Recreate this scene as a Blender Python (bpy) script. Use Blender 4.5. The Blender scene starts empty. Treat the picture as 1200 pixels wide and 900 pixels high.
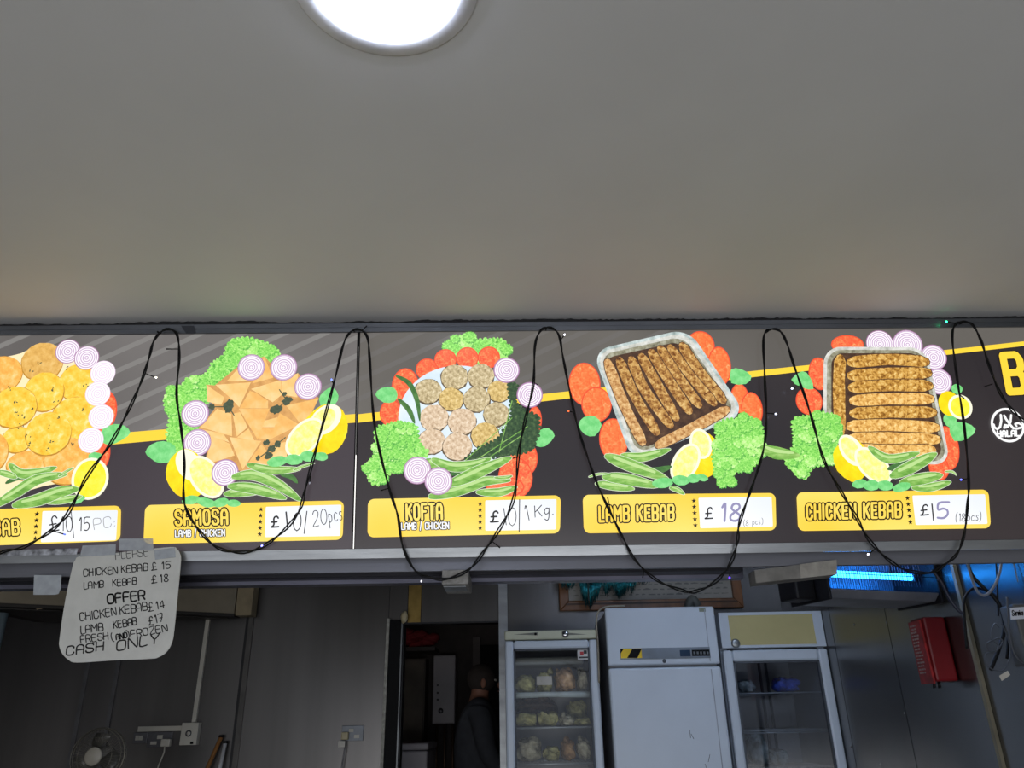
import bpy, bmesh, math, random
from mathutils import Vector, Matrix
random.seed(7)
sc = bpy.context.scene
C = sc.collection
R = math.radians
# ------------------------------------------------------------------ camera
PITCH, ROLL, F = R(23.8), R(1.1), 900.0
EYE = Vector((0, 0, 1.5))
fw = Vector((0, math.cos(PITCH), math.sin(PITCH)))
rt0 = Vector((1, 0, 0)); up0 = rt0.cross(fw)
rt = rt0 * math.cos(ROLL) - up0 * math.sin(ROLL)
up = up0 * math.cos(ROLL) + rt0 * math.sin(ROLL)
cd = bpy.data.cameras.new('camera'); cam = bpy.data.objects.new('camera', cd); C.objects.link(cam)
cd.sensor_width = 36; cd.lens = 27.0; cd.clip_start = 0.02
m = Matrix((rt, up, -fw)).transposed().to_4x4(); m.translation = EYE
cam.matrix_world = m
sc.camera = cam
# ------------------------------------------------------------------ view, world, daylight
sc.view_settings.view_transform = 'Standard'; sc.view_settings.look = 'None'
sc.view_settings.gamma = 1; sc.view_settings.exposure = 0.0; sc.view_settings.use_curve_mapping = False
try: sc.cycles.use_denoising = True
except Exception: pass
try: sc.cycles.max_bounces = 8; sc.cycles.sample_clamp_indirect = 6
except Exception: pass
w = bpy.data.worlds.new('world'); sc.world = w; w.use_nodes = True
w.node_tree.nodes['Background'].inputs[0].default_value = (0.55, 0.62, 0.75, 1)
w.node_tree.nodes['Background'].inputs[1].default_value = 0.8
def area(name, loc, rot, sx, sy, power, col):
    l = bpy.data.lights.new(name, 'AREA'); l.shape = 'RECTANGLE'; l.size = sx; l.size_y = sy
    l.energy = power; l.color = col
    o = bpy.data.objects.new(name, l); C.objects.link(o); o.location = loc; o.rotation_euler = rot
    return o
area('shopfront_daylight', (-0.2, -2.45, 0.48), (R(90), 0, 0), 4.6, .8, 56, (1.0, 0.98, 0.95))
# ------------------------------------------------------------------ projection helpers (measure the photograph)
def ray(px, py): return rt * ((px - 600) / F) + up * ((450 - py) / F) + fw
def at(px, py, Y):
    d = ray(px, py); return EYE + d * (Y / d.y)
def atx(px, py, X):
    d = ray(px, py); return EYE + d * (X / d.x)
def atz(px, py, Z):
    d = ray(px, py); return EYE + d * ((Z - EYE.z) / d.z)
# ------------------------------------------------------------------ materials
def lin(c):
    return tuple(((v / 255) / 12.92 if v / 255 <= .04045 else ((v / 255 + .055) / 1.055) ** 2.4) for v in c) + (1,)
MATS = {}
def bsdf(name):
    m = bpy.data.materials.new(name); m.use_nodes = True
    return m, m.node_tree, m.node_tree.nodes['Principled BSDF']
def ramp(nt, fac, stops):
    r = nt.nodes.new('ShaderNodeValToRGB'); e = r.color_ramp.elements
    while len(e) < len(stops): e.new(.5)
    for k, (p, c) in enumerate(stops): e[k].position = p; e[k].color = lin(c)
    nt.links.new(fac, r.inputs[0]); return r.outputs[0]
def objco(nt, scale=(1, 1, 1)):
    t = nt.nodes.new('ShaderNodeTexCoord'); mp = nt.nodes.new('ShaderNodeMapping')
    mp.inputs['Scale'].default_value = scale; nt.links.new(t.outputs['Object'], mp.inputs[0]); return mp.outputs[0]
def noise(nt, vec, scale, detail=4, rough=.55, dist=0):
    n = nt.nodes.new('ShaderNodeTexNoise'); n.inputs['Scale'].default_value = scale
    n.inputs['Detail'].default_value = detail; n.inputs['Roughness'].default_value = rough
    n.inputs['Distortion'].default_value = dist
    nt.links.new(vec, n.inputs['Vector']); return n.outputs['Fac']
def mat(name, col, rough=.5, metal=0., var=.12, nscale=6., bump=0., bscale=60., stretch=(1, 1, 1), spec=.5, coat=0.):
    if name in MATS: return MATS[name]
    m, nt, b = bsdf(name)
    v = objco(nt, stretch)
    f = noise(nt, v, nscale)
    lo = tuple(c * (1 - var) for c in col); hi = tuple(min(255, c * (1 + var)) for c in col)
    nt.links.new(ramp(nt, f, [(.3, lo), (.7, hi)]), b.inputs['Base Color'])
    b.inputs['Roughness'].default_value = rough; b.inputs['Metallic'].default_value = metal
    b.inputs['Specular IOR Level'].default_value = spec; b.inputs['Coat Weight'].default_value = coat
    if bump:
        bp = nt.nodes.new('ShaderNodeBump'); bp.inputs['Strength'].default_value = bump; bp.inputs['Distance'].default_value = .01
        nt.links.new(noise(nt, v, bscale), bp.inputs['Height']); nt.links.new(bp.outputs[0], b.inputs['Normal'])
    MATS[name] = m; return m
def glow(name, col, strength):
    if name in MATS: return MATS[name]
    m, nt, b = bsdf(name)
    b.inputs['Base Color'].default_value = lin(col); b.inputs['Emission Color'].default_value = lin(col)
    b.inputs['Emission Strength'].default_value = strength
    MATS[name] = m; return m
def glass(name, tint=(.9, .95, .95), refl=.16, rough=.03):
    if name in MATS: return MATS[name]
    m = bpy.data.materials.new(name); m.use_nodes = True; nt = m.node_tree; nt.nodes.clear()
    o = nt.nodes.new('ShaderNodeOutputMaterial'); mx = nt.nodes.new('ShaderNodeMixShader')
    t = nt.nodes.new('ShaderNodeBsdfTransparent'); g = nt.nodes.new('ShaderNodeBsdfGlossy')
    t.inputs[0].default_value = tint + (1,); g.inputs['Roughness'].default_value = rough
    lw = nt.nodes.new('ShaderNodeFresnel'); lw.inputs[0].default_value = 1.5
    mt = nt.nodes.new('ShaderNodeMath'); mt.operation = 'MULTIPLY_ADD'; mt.inputs[1].default_value = 1; mt.inputs[2].default_value = refl * .3
    nt.links.new(lw.outputs[0], mt.inputs[0]); nt.links.new(mt.outputs[0], mx.inputs[0])
    nt.links.new(t.outputs[0], mx.inputs[1]); nt.links.new(g.outputs[0], mx.inputs[2]); nt.links.new(mx.outputs[0], o.inputs[0])
    MATS[name] = m; return m
PSTR = 1.08
def pr(name, stops, scale=60, kind='noise', detail=5, dist=0, strength=None, stretch=(1, 1, 1), k2=None):
    """backlit translucent print: the printed colours glow evenly from the tubes behind"""
    if name in MATS: return MATS[name]
    m, nt, b = bsdf(name)
    v = objco(nt, stretch)
    if kind == 'flat':
        r = nt.nodes.new('ShaderNodeRGB'); r.outputs[0].default_value = lin(stops); col = r.outputs[0]
    elif kind == 'noise': col = ramp(nt, noise(nt, v, scale, detail, .6, dist), stops)
    elif kind == 'voronoi':
        n = nt.nodes.new('ShaderNodeTexVoronoi'); n.inputs['Scale'].default_value = scale
        nt.links.new(v, n.inputs['Vector'])
        a = nt.nodes.new('ShaderNodeMath'); a.operation = 'MULTIPLY_ADD'; a.inputs[1].default_value = .55
        nt.links.new(n.outputs['Distance'], a.inputs[0])
        s = nt.nodes.new('ShaderNodeMath'); s.operation = 'MULTIPLY'; s.inputs[1].default_value = .6
        nt.links.new(noise(nt, v, scale * .35, 3), s.inputs[0]); nt.links.new(s.outputs[0], a.inputs[2])
        col = ramp(nt, a.outputs[0], stops)
    elif kind == 'rings':
        ln = nt.nodes.new('ShaderNodeVectorMath'); ln.operation = 'LENGTH'; nt.links.new(v, ln.inputs[0])
        a = nt.nodes.new('ShaderNodeMath'); a.operation = 'MULTIPLY'; a.inputs[1].default_value = scale
        nt.links.new(ln.outputs['Value'], a.inputs[0])
        s = nt.nodes.new('ShaderNodeMath'); s.operation = 'SINE'; nt.links.new(a.outputs[0], s.inputs[0])
        q = nt.nodes.new('ShaderNodeMath'); q.operation = 'MULTIPLY_ADD'; q.inputs[1].default_value = .5; q.inputs[2].default_value = .5
        nt.links.new(s.outputs[0], q.inputs[0]); col = ramp(nt, q.outputs[0], stops)
    nt.links.new(col, b.inputs['Emission Color'])
    b.inputs['Emission Strength'].default_value = PSTR if strength is None else strength
    b.inputs['Base Color'].default_value = (.02, .02, .02, 1)
    b.inputs['Roughness'].default_value = .22; b.inputs['Specular IOR Level'].default_value = .25
    MATS[name] = m; return m
# ------------------------------------------------------------------ mesh helpers
class MB:
    def __init__(s): s.v = []; s.f = []; s.sm = []
    def add(s, vs, fs, smooth=False):
        n = len(s.v); s.v += [tuple(p) for p in vs]
        for f in fs: s.f.append(tuple(n + i for i in f)); s.sm.append(smooth)
        return s
    def hexa(s, p):   # 8 corners: bottom 4 ccw, top 4 ccw
        return s.add(p, [(0, 3, 2, 1), (4, 5, 6, 7), (0, 1, 5, 4), (1, 2, 6, 5), (2, 3, 7, 6), (3, 0, 4, 7)])
    def box(s, x0, x1, y0, y1, z0, z1):
        return s.hexa([(x0, y0, z0), (x1, y0, z0), (x1, y1, z0), (x0, y1, z0), (x0, y0, z1), (x1, y0, z1), (x1, y1, z1), (x0, y1, z1)])
    def prism(s, pts, off):   # polygon extruded by a vector
        n = len(pts); off = Vector(off); a = [Vector(p) for p in pts]; b = [p + off for p in a]
        return s.add(a + b, [tuple(range(n))[::-1], tuple(range(n, 2 * n))] + [(i, (i + 1) % n, n + (i + 1) % n, n + i) for i in range(n)])
    def tube(s, pts, r, n=8, closed=False):
        pts = [Vector(p) for p in pts]; N = len(pts)
        rr = r if isinstance(r, (list, tuple)) else [r] * N
        vs = []; prev = None
        for i, p in enumerate(pts):
            a = pts[(i - 1) % N] if (closed or i > 0) else p; b = pts[(i + 1) % N] if (closed or i < N - 1) else p
            t = (b - a).normalized()
            if prev is None:
                q = Vector((0, 0, 1)) if abs(t.z) < .9 else Vector((1, 0, 0)); e = t.cross(q).normalized()
            else:
                e = (prev - t * prev.dot(t)); e = e.normalized() if e.length > 1e-6 else t.orthogonal().normalized()
            prev = e; g = t.cross(e)
            for k in range(n):
                an = 2 * math.pi * k / n; vs.append(p + (e * math.cos(an) + g * math.sin(an)) * rr[i])
        fs = []
        for i in range(N if closed else N - 1):
            j = (i + 1) % N
            for k in range(n): fs.append((i * n + k, i * n + (k + 1) % n, j * n + (k + 1) % n, j * n + k))
        if not closed: fs += [tuple(range(n))[::-1], tuple((N - 1) * n + k for k in range(n))]
        return s.add(vs, fs, True)
    def lathe(s, prof, c, axis=(0, 0, 1), n=32, smooth=True):   # prof [(r, h)]
        ax = Vector(axis).normalized(); e = ax.orthogonal().normalized(); g = ax.cross(e); c = Vector(c)
        vs = []; L = len(prof)
        for r, h in prof:
            for k in range(n):
                an = 2 * math.pi * k / n; vs.append(c + ax * h + (e * math.cos(an) + g * math.sin(an)) * r)
        fs = [(i * n + k, i * n + (k + 1) % n, (i + 1) * n + (k + 1) % n, (i + 1) * n + k) for i in range(L - 1) for k in range(n)]
        fs += [tuple(range(n))[::-1], tuple((L - 1) * n + k for k in range(n))]
        return s.add(vs, fs, smooth)
    def blob(s, c, r, seed=0, amp=.15, n=14, m_=9, box=1.0):
        rnd = random.Random(seed); ph = [(rnd.uniform(0, 6.3), rnd.uniform(0, 6.3), rnd.uniform(1.5, 5), rnd.uniform(1.5, 5)) for _ in range(5)]
        vs = []; c = Vector(c)
        for i in range(m_ + 1):
            th = math.pi * i / m_
            for k in range(n):
                p = 2 * math.pi * k / n
                d = Vector((math.sin(th) * math.cos(p), math.sin(th) * math.sin(p), math.cos(th)))
                w_ = 1 + amp * sum(math.sin(a + d.x * e * 2 + d.z * f * 2) * math.cos(b + d.y * f * 2) for a, b, e, f in ph) * .5
                if box != 1: d = Vector([math.copysign(abs(q) ** box, q) for q in d])
                vs.append((c.x + d.x * r[0] * w_, c.y + d.y * r[1] * w_, c.z + d.z * r[2] * w_))
        fs = [(i * n + k, i * n + (k + 1) % n, (i + 1) * n + (k + 1) % n, (i + 1) * n + k) for i in range(m_) for k in range(n)]
        return s.add(vs, fs, True)
    def mesh(s, name, m):
        me = bpy.data.meshes.new(name); me.from_pydata(s.v, [], s.f); me.materials.append(m)
        me.polygons.foreach_set('use_smooth', s.sm); me.update(); return me
def obj(name, mb, m, parent=None, bevel=0, loc=None):
    me = mb.mesh(name, m) if isinstance(mb, MB) else mb
    o = bpy.data.objects.new(name, me); C.objects.link(o)
    if parent: o.parent = parent
    if loc is not None: o.location = loc
    if bevel:
        b = o.modifiers.new('bevel', 'BEVEL'); b.width = bevel; b.segments = 2; b.limit_method = 'ANGLE'
    return o
def tag(o, label, cat, group=None):
    o['label'] = label; o['category'] = cat
    if group: o['group'] = group
    return o
def thing(name, label, cat, loc=(0, 0, 0), group=None):
    o = bpy.data.objects.new(name, None); C.objects.link(o); o.location = loc; o.empty_display_size = .05
    return tag(o, label, cat, group)
def struct(name, mb, m, parent=None):
    o = obj(name, mb, m, parent)
    if not parent: o['kind'] = 'structure'
    return o
def bx(x0, x1, y0, y1, z0, z1): return MB().box(x0, x1, y0, y1, z0, z1)
def sub(mb, o):   # shift world coordinates into the local frame of a thing that only has a location
    l = Vector(o); mb.v = [tuple(Vector(p) - l) for p in mb.v]; return mb
def smoothpath(pts, n=6):
    out = []; P = [Vector(p) for p in pts]
    for i in range(len(P) - 1):
        a = P[max(i - 1, 0)]; b = P[i]; c = P[i + 1]; d = P[min(i + 2, len(P) - 1)]
        for k in range(n):
            t = k / n
            out.append(.5 * ((2 * b) + (c - a) * t + (2 * a - 5 * b + 4 * c - d) * t * t + (3 * b - a - 3 * c + d) * t ** 3))
    out.append(P[-1]); return out
# ------------------------------------------------------------------ a stroke alphabet for lettering and handwriting
G = {
 'A': (4, [[(0,0),(0,4.6),(1.2,6),(2.8,6),(4,4.6),(4,0)],[(0,2.6),(4,2.6)]]),
 'B': (4, [[(0,0),(0,6),(3.2,6),(4,5.2),(4,3.9),(3.2,3.1),(0,3.1)],[(3.2,3.1),(4,2.4),(4,.8),(3.2,0),(0,0)]]),
 'C': (4, [[(4,4.4),(4,5),(3,6),(1,6),(0,5),(0,1),(1,0),(3,0),(4,1),(4,1.6)]]),
 'D': (4, [[(0,0),(0,6),(2.6,6),(4,4.6),(4,1.4),(2.6,0),(0,0)]]),
 'E': (3.6, [[(3.6,6),(0,6),(0,0),(3.6,0)],[(0,3.1),(3,3.1)]]),
 'F': (3.6, [[(3.6,6),(0,6),(0,0)],[(0,3.1),(3,3.1)]]),
 'H': (4, [[(0,0),(0,6)],[(4,0),(4,6)],[(0,3),(4,3)]]),
 'I': (.6, [[(.3,0),(.3,6)]]),
 'J': (3, [[(3,6),(3,1),(2,0),(.8,0),(0,1)]]),
 'K': (4, [[(0,0),(0,6)],[(4,6),(.3,2.9)],[(1.3,3.6),(4,0)]]),
 'L': (3.4, [[(0,6),(0,0),(3.4,0)]]),
 'M': (5, [[(0,0),(0,6),(2.5,2.6),(5,6),(5,0)]]),
 'N': (4, [[(0,0),(0,6),(4,0),(4,6)]]),
 'O': (4, [[(1,0),(0,1),(0,5),(1,6),(3,6),(4,5),(4,1),(3,0),(1,0)]]),
 'P': (4, [[(0,0),(0,6),(3.2,6),(4,5.2),(4,3.6),(3.2,2.8),(0,2.8)]]),
 'R': (4, [[(0,0),(0,6),(3.2,6),(4,5.2),(4,3.6),(3.2,2.8),(0,2.8)],[(2.2,2.8),(4,0)]]),
 'S': (4, [[(4,4.8),(3.8,5.4),(3,6),(1,6),(0,5.2),(0,4),(.8,3.3),(3.2,2.7),(4,2),(4,.8),(3,0),(1,0),(0,.8),(0,1.4)]]),
 'T': (4, [[(0,6),(4,6)],[(2,6),(2,0)]]),
 'U': (4, [[(0,6),(0,1),(1,0),(3,0),(4,1),(4,6)]]),
 'Y': (4, [[(0,6),(2,3),(4,6)],[(2,3),(2,0)]]),
 'Z': (4, [[(0,6),(4,6),(0,0),(4,0)]]),
 '0': (3.6, [[(1.8,0),(.5,.9),(0,3),(.5,5.2),(1.8,6),(3.1,5.2),(3.6,3),(3.1,.9),(1.8,0)]]),
 '1': (1.4, [[(0,4.8),(1,6),(1,0)]]),
 '|': (.6, [[(.3,6),(.3,0)]]),
 '2': (3.4, [[(0,4.6),(.6,5.7),(1.8,6),(3,5.4),(3.2,4.2),(2,2.2),(0,0),(3.4,0)]]),
 '4': (3.6, [[(2.6,0),(2.6,6),(0,2),(3.6,2)]]),
 '5': (3.4, [[(3.6,6),(.5,6),(.3,3.4),(1.8,3.7),(3.1,2.9),(3.2,1.2),(2,0),(.2,.3)]]),
 '7': (3.4, [[(0,6),(3.4,6),(1.4,0)],[(1,3),(3,3)]]),
 '8': (3.2, [[(1.6,3.2),(.3,4.3),(.6,5.6),(1.6,6),(2.7,5.6),(2.9,4.4),(1.6,3.2),(.1,1.9),(.2,.5),(1.6,0),(3,.5),(3.1,1.9),(1.6,3.2)]]),
 '£': (3.6, [[(3.3,5),(2.6,6),(1.6,5.8),(1.1,4.6),(1.3,2),(0.9,.6),(0,0),(3.6,0)],[(0,2.8),(2.7,2.8)]]),
 '/': (1.8, [[(0,-1),(1.8,7)]]),
 '(': (1.2, [[(1.2,7),(0,5),(0,1),(1.2,-1)]]),
 ')': (1.2, [[(0,7),(1.2,5),(1.2,1),(0,-1)]]),
 '.': (.5, [[(.1,0),(.4,.2)]]), ':': (.5, [[(.1,0),(.4,.2)],[(.1,2),(.4,2.2)]]),
 'p': (3, [[(.2,-2.5),(.5,4)],[(.4,3),(1.5,4),(2.8,3),(2.6,1),(1.2,.2),(.3,1)]]),
 'c': (2.6, [[(2.6,3.4),(1.5,4),(.2,2.8),(.2,1),(1.3,0),(2.6,.6)]]),
 's': (2.2, [[(2.2,3.6),(1,4),(.3,3),(1.8,1.6),(1.8,.4),(.8,0),(0,.4)]]),
 'g': (3, [[(2.8,3.4),(1.4,4),(.2,2.6),(.8,.8),(2.6,1.4),(2.9,3.8),(2.6,-1),(1.6,-2.6),(.2,-1.8)]]),
 'e': (2.6, [[(.2,2),(2.5,2.2),(2.2,3.6),(1.2,4),(.2,2.8),(.3,.8),(1.4,0),(2.6,.6)]]),
 'r': (2, [[(.2,0),(.2,4)],[(.2,2.8),(1,3.9),(2,3.8)]]),
 'v': (2.6, [[(0,4),(1.3,0),(2.6,4)]]), 'i': (.6, [[(.3,0),(.3,4)],[(.3,5.2),(.35,5.5)]]),
 ' ': (2.2, []), '_': (.8, []),
}
def strokes(text, gap=1.5):
    x = 0; out = []
    for ch in text:
        wd, ls = G[ch]
        for l in ls: out.append([(x + a, b) for a, b in l])
        x += wd + gap
    return out, x - gap
def ribbon(mb, pts, wd, z=0, caps=True):
    """flat stroke in the xy plane with round joints; wd number or list"""
    n = len(pts); W = wd if isinstance(wd, (list, tuple)) else [wd] * n
    for i in range(n - 1):
        a = Vector(pts[i][:2]); b = Vector(pts[i + 1][:2]); d = b - a
        if d.length < 1e-7: continue
        nn = Vector((-d.y, d.x)).normalized()
        q = [a + nn * W[i] / 2, a - nn * W[i] / 2, b - nn * W[i + 1] / 2, b + nn * W[i + 1] / 2]
        mb.add([(p.x, p.y, z) for p in q], [(0, 1, 2, 3)])
    if caps:
        for p, ww in zip(pts, W):
            mb.add([(p[0] + ww / 2 * math.cos(a * math.pi / 4), p[1] + ww / 2 * math.sin(a * math.pi / 4), z) for a in range(8)], [tuple(range(8))])
def write(mb, text, p0, p1, hpx, wpx, mapf, z=0, slant=0, jit=0, gap=1.5, rot=0):
    """strokes between two baseline ends measured in the photograph, mapped on to the surface that carries them"""
    ls, tot = strokes(text, gap)
    p0 = Vector(p0); p1 = Vector(p1); d = (p1 - p0); L = d.length; d.normalize(); upv = Vector((d.y, -d.x))
    sx = L / tot; sy = hpx / 6
    a = mapf(p0.x, p0.y); b = mapf(p1.x, p1.y); k = (Vector(b) - Vector(a)).length / L
    for l in ls:
        q = []
        jx, jy = random.uniform(-jit, jit), random.uniform(-jit, jit)
        for x, y in l:
            P = p0 + d * (x * sx + jx + slant * y * sy) + upv * (y * sy + jy)
            q.append(mapf(P.x, P.y))
        if jit and len(q) > 2:
            q = [tuple(v)[:2] for v in smoothpath([Vector((a_[0], a_[1], 0)) for a_ in q], 3)]
        ribbon(mb, q, wpx * k, z)
# ================================================================== THE SIGN'S PLANE
SY, SL = R(1.4), R(12.5)
U = Vector((math.cos(SY), math.sin(SY), 0))
Vv = Vector((0, 0, 1)) * math.cos(SL) + Vector((math.sin(SY), -math.cos(SY), 0)) * math.sin(SL)
Nn = U.cross(Vv)
P0 = at(600, 640.3, 2.4)
SM = Matrix((U, Vv, Nn)).transposed().to_4x4(); SM.translation = P0
def S(px, py, h=0.0):      # point of the photograph on the printed face, in the sign's own metres
    d = ray(px, py); q = P0 + Nn * h
    t = (q - EYE).dot(Nn) / d.dot(Nn); p = EYE + d * t - P0
    return (p.dot(U), p.dot(Vv))
HT = S(600, 388.7)[1]            # height of the printed face
RW = .030                        # rail width
topw = P0 + U * 0 + Vv * (HT + RW) + Nn * .014
ZC = topw.z + .022               # ceiling height
# ================================================================== SETTING
plaster = mat('ceiling_paint', (219, 219, 219), .6, var=.015, nscale=2, bump=.03, bscale=200)
steel = mat('brushed_steel', (98, 96, 95), .33, 1., var=.10, nscale=3, stretch=(1, 1, .05), bump=.012, bscale=40)
steel_r = mat('polished_steel', (124, 124, 124), .26, 1., var=.08, nscale=2, stretch=(1, 1, .3), bump=.008, bscale=5)
seam_m = mat('seam_dark', (40, 40, 42), .4, .5)
wallp = mat('shop_wall', (190, 188, 182), .7, var=.03)
floor_m = mat('floor_tile', (114, 114, 114), .35, var=.1, nscale=8)
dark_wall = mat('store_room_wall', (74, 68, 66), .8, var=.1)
XW, YB, XL = 0, 5.05, -3.35
XW = at(961, 716, 4.4).x + .008
c_floor = struct('floor', bx(-3.5, 3.2, -2.6, 8.2, -.06, 0), floor_m)
cl = struct('ceiling', bx(-3.5, 3.2, -2.6, 5.2, ZC, ZC + .08), plaster)
struct('wall_left', bx(XL - .1, XL, 2.3, 5.2, 0, ZC), steel)
struct('wall_shop_left', bx(-3.4, -3.3, -2.6, 2.3, 0, ZC), wallp)
struct('wall_shop_right', bx(3.0, 3.1, -2.6, 2.5, 0, ZC), wallp)
struct('wall_shop_pier', bx(XW + .12, 3.1, 2.62, 2.72, 0, ZC), wallp)
# right wall: steel sheets fixed side by side
wr = struct('wall_right', bx(XW + .004, XW + .1, 2.5, 5.15, 0, ZC), seam_m)
ys = [5.05]
for px, py in ((985, 790), (1056, 806)): ys.append(atx(px, py, XW).y)
ytr = atx(1150, 790, XW).y
ys += [ytr, 2.5]
for a, b in zip(ys, ys[1:]):
    struct('steel_panel', bx(XW - .002, XW + .004, b + .003, a - .003, .02, ZC - .01), steel_r, wr)
# doorway and back wall
dl = at(471, 815, YB).x; dr = at(587, 815, YB).x; dz = at(525, 730.5, YB).z
wb = struct('wall_back', MB().box(XL, dl, YB, YB + .1, 0, ZC).box(dr, XW, YB, YB + .1, 0, ZC).box(dl, dr, YB, YB + .1, dz, ZC), seam_m)
sx_ = [XL + .02, at(96, 820, YB).x, at(288, 790, YB).x, dl - .10]
for a, b in zip(sx_, sx_[1:]):
    struct('steel_panel', bx(a + .003, b - .003, YB - .006, YB, .02, ZC - .01), steel, wb)
warm_steel = mat('worn_brass_steel', (168, 142, 84), .35, 1., var=.2)  # yellow tone stands for warm light on a plain steel strip
struct('steel_panel', bx(dl - .10, dl + .015, YB - .006, YB, dz + .01, ZC - .01), steel, wb)
struct('steel_panel', bx(dl + .02, dl + .10, YB - .006, YB, dz + .01, ZC - .01), warm_steel, wb)
struct('steel_panel', bx(dl + .105, dr - .01, YB - .006, YB, dz + .01, ZC - .01), steel, wb)
struct('steel_panel', bx(dr + .05, XW - .003, YB - .006, YB, .02, ZC - .01), steel, wb)
alu = mat('worn_aluminium', (150, 153, 156), .38, .85, var=.12, nscale=12, stretch=(.2, 1, 1), bump=.05, bscale=70)
struct('steel_upright', bx(dr - .008, dr + .048, YB - .03, YB, .0, dz + .35), alu, wb)
# steel seam strip on the back wall
x0 = at(288, 790, YB).x
struct('joint_strip', MB().box(x0 - .016, x0 + .016, YB - .016, YB - .006, 0, ZC - .02), mat('joint_alu', (84, 82, 80), .4, .8), wb)
struct('joint_strip', MB().box(x0 - .03, x0 - .016, YB - .02, YB - .006, 0, ZC - .02), seam_m, wb)
for px in (95, 131):
    x1 = at(px, 830, YB).x
    struct('joint_strip', bx(x1 - .012, x1 + .012, YB - .02, YB - .006, 0, ZC - .3), mat('joint_dark', (100, 100, 102), .4, .9), wb)
# door edge and frame on the left of the opening
black = mat('black_paint', (10, 10, 12), .6, spec=.15)
d1 = struct('door_1', bx(dl - .085, dl - .01, YB - .05, YB + .08, 0, dz + .02), black)
struct('door_frame', bx(dl - .105, dl - .087, YB - .055, YB + .02, 0, dz + .03), mat('old_frame', (150, 148, 138), .6, var=.2, nscale=30), d1)
struct('edge_strip', bx(dl - .012, dl - .004, YB - .055, YB + .02, 0, dz + .02), mat('strip_grey', (105, 108, 110), .4, .6), d1)
struct('hinge', MB().blob((dl + .005, YB - .06, dz + .035), (.022, .02, .035), 3), mat('hinge_cream', (190, 176, 140), .5), d1)
# store room behind the doorway
YR = 7.6
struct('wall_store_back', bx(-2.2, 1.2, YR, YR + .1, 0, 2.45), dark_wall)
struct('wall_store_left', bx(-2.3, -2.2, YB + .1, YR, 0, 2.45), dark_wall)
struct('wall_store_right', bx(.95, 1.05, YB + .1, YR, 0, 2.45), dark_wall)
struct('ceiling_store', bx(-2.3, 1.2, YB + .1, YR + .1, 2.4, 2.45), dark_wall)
# beam and rails below the sign
rail_m = alu
grey_m = mat('grey_shutter_box', (118, 119, 126), .45, .5, var=.1, nscale=7, stretch=(.15, 1, 1), bump=.05, bscale=60)
drail = mat('dull_rail', (128, 128, 144), .4, .7, var=.2, nscale=9, stretch=(.15, 1, 1))
def W(u, v, h): return SM @ Vector((u, v, h))
uL, uR = S(-60, 500)[0], 2.35
zb = W(0, -RW, 0).z
Bm = Matrix.Rotation(SY, 4, 'Z'); Bm.translation = W(0, -RW, 0)
def strip(name, y0, y1, z0, z1, m, x0_=None, x1_=None):
    o = struct(name, bx(uL if x0_ is None else x0_, uR if x1_ is None else x1_, y0, y1, z0, z1), m); o.matrix_world = Bm; return o
strip('trim_1', .012, .03, -.040, .002, grey_m)                 # face below the sign
strip('trim_2', .03, .15, -.016, -.006, seam_m)                  # soffit
xr = at(885, 678, 2.5).x
strip('trim_3', .15, .20, -.052, .0, drail, x1_=xr)
strip('trim_4', .085, .15, -.040, -.016, mat('dark_channel', (52, 52, 58), .5, .6), x1_=xr - .02)
# ================================================================== DOWNLIGHT
def circ3(a, b, c):
    ax, ay, bx_, by, cx, cy = a.x, a.y, b.x, b.y, c.x, c.y
    d = 2 * (ax * (by - cy) + bx_ * (cy - ay) + cx * (ay - by))
    ux = ((ax**2 + ay**2) * (by - cy) + (bx_**2 + by**2) * (cy - ay) + (cx**2 + cy**2) * (ay - by)) / d
    uy = ((ax**2 + ay**2) * (cx - bx_) + (bx_**2 + by**2) * (ax - cx) + (cx**2 + cy**2) * (bx_ - ax)) / d
    return Vector((ux, uy)), math.hypot(ux - ax, uy - ay)
cc, r1 = circ3(atz(372, 0, ZC), atz(457, 48, ZC), atz(536, 0, ZC))
r2 = (atz(457, 65, ZC).xy - cc).length
L = thing('ceiling_downlight', 'round recessed ceiling light with a glowing white disc above the menu board', 'ceiling light', (cc.x, cc.y, ZC))
ring_m = mat('ring_white', (222, 222, 226), .5)
obj('trim_ring', MB().lathe([(r1 * .955, -.001), (r1 * .97, -.003), (r1 * 1.06, -.004), (r2 * .98, -.004), (r2, -.002), (r2, .0), (r1 * .955, .0)], (0, 0, 0), n=64), ring_m, L)
obj('diffuser', MB().lathe([(r1 * .955, -.003), (r1 * .945, -.008), (r1 * .88, -.012), (.002, -.015)], (0, 0, 0), n=64), glow('lamp_white', (222, 232, 255), 30), L)
# ================================================================== KITCHEN BATTEN LIGHT (hidden behind the sign)
K = thing('ceiling_batten_light', 'white tube batten on the kitchen ceiling behind the menu board', 'ceiling light', (1.0, 2.95, ZC))
obj('housing', bx(-.45, .45, -.05, .05, -.05, 0), ring_m, K)
obj('diffuser', bx(-.44, .44, -.04, .04, -.075, -.05), glow('tube_cool', (208, 226, 255), 39), K)
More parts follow.
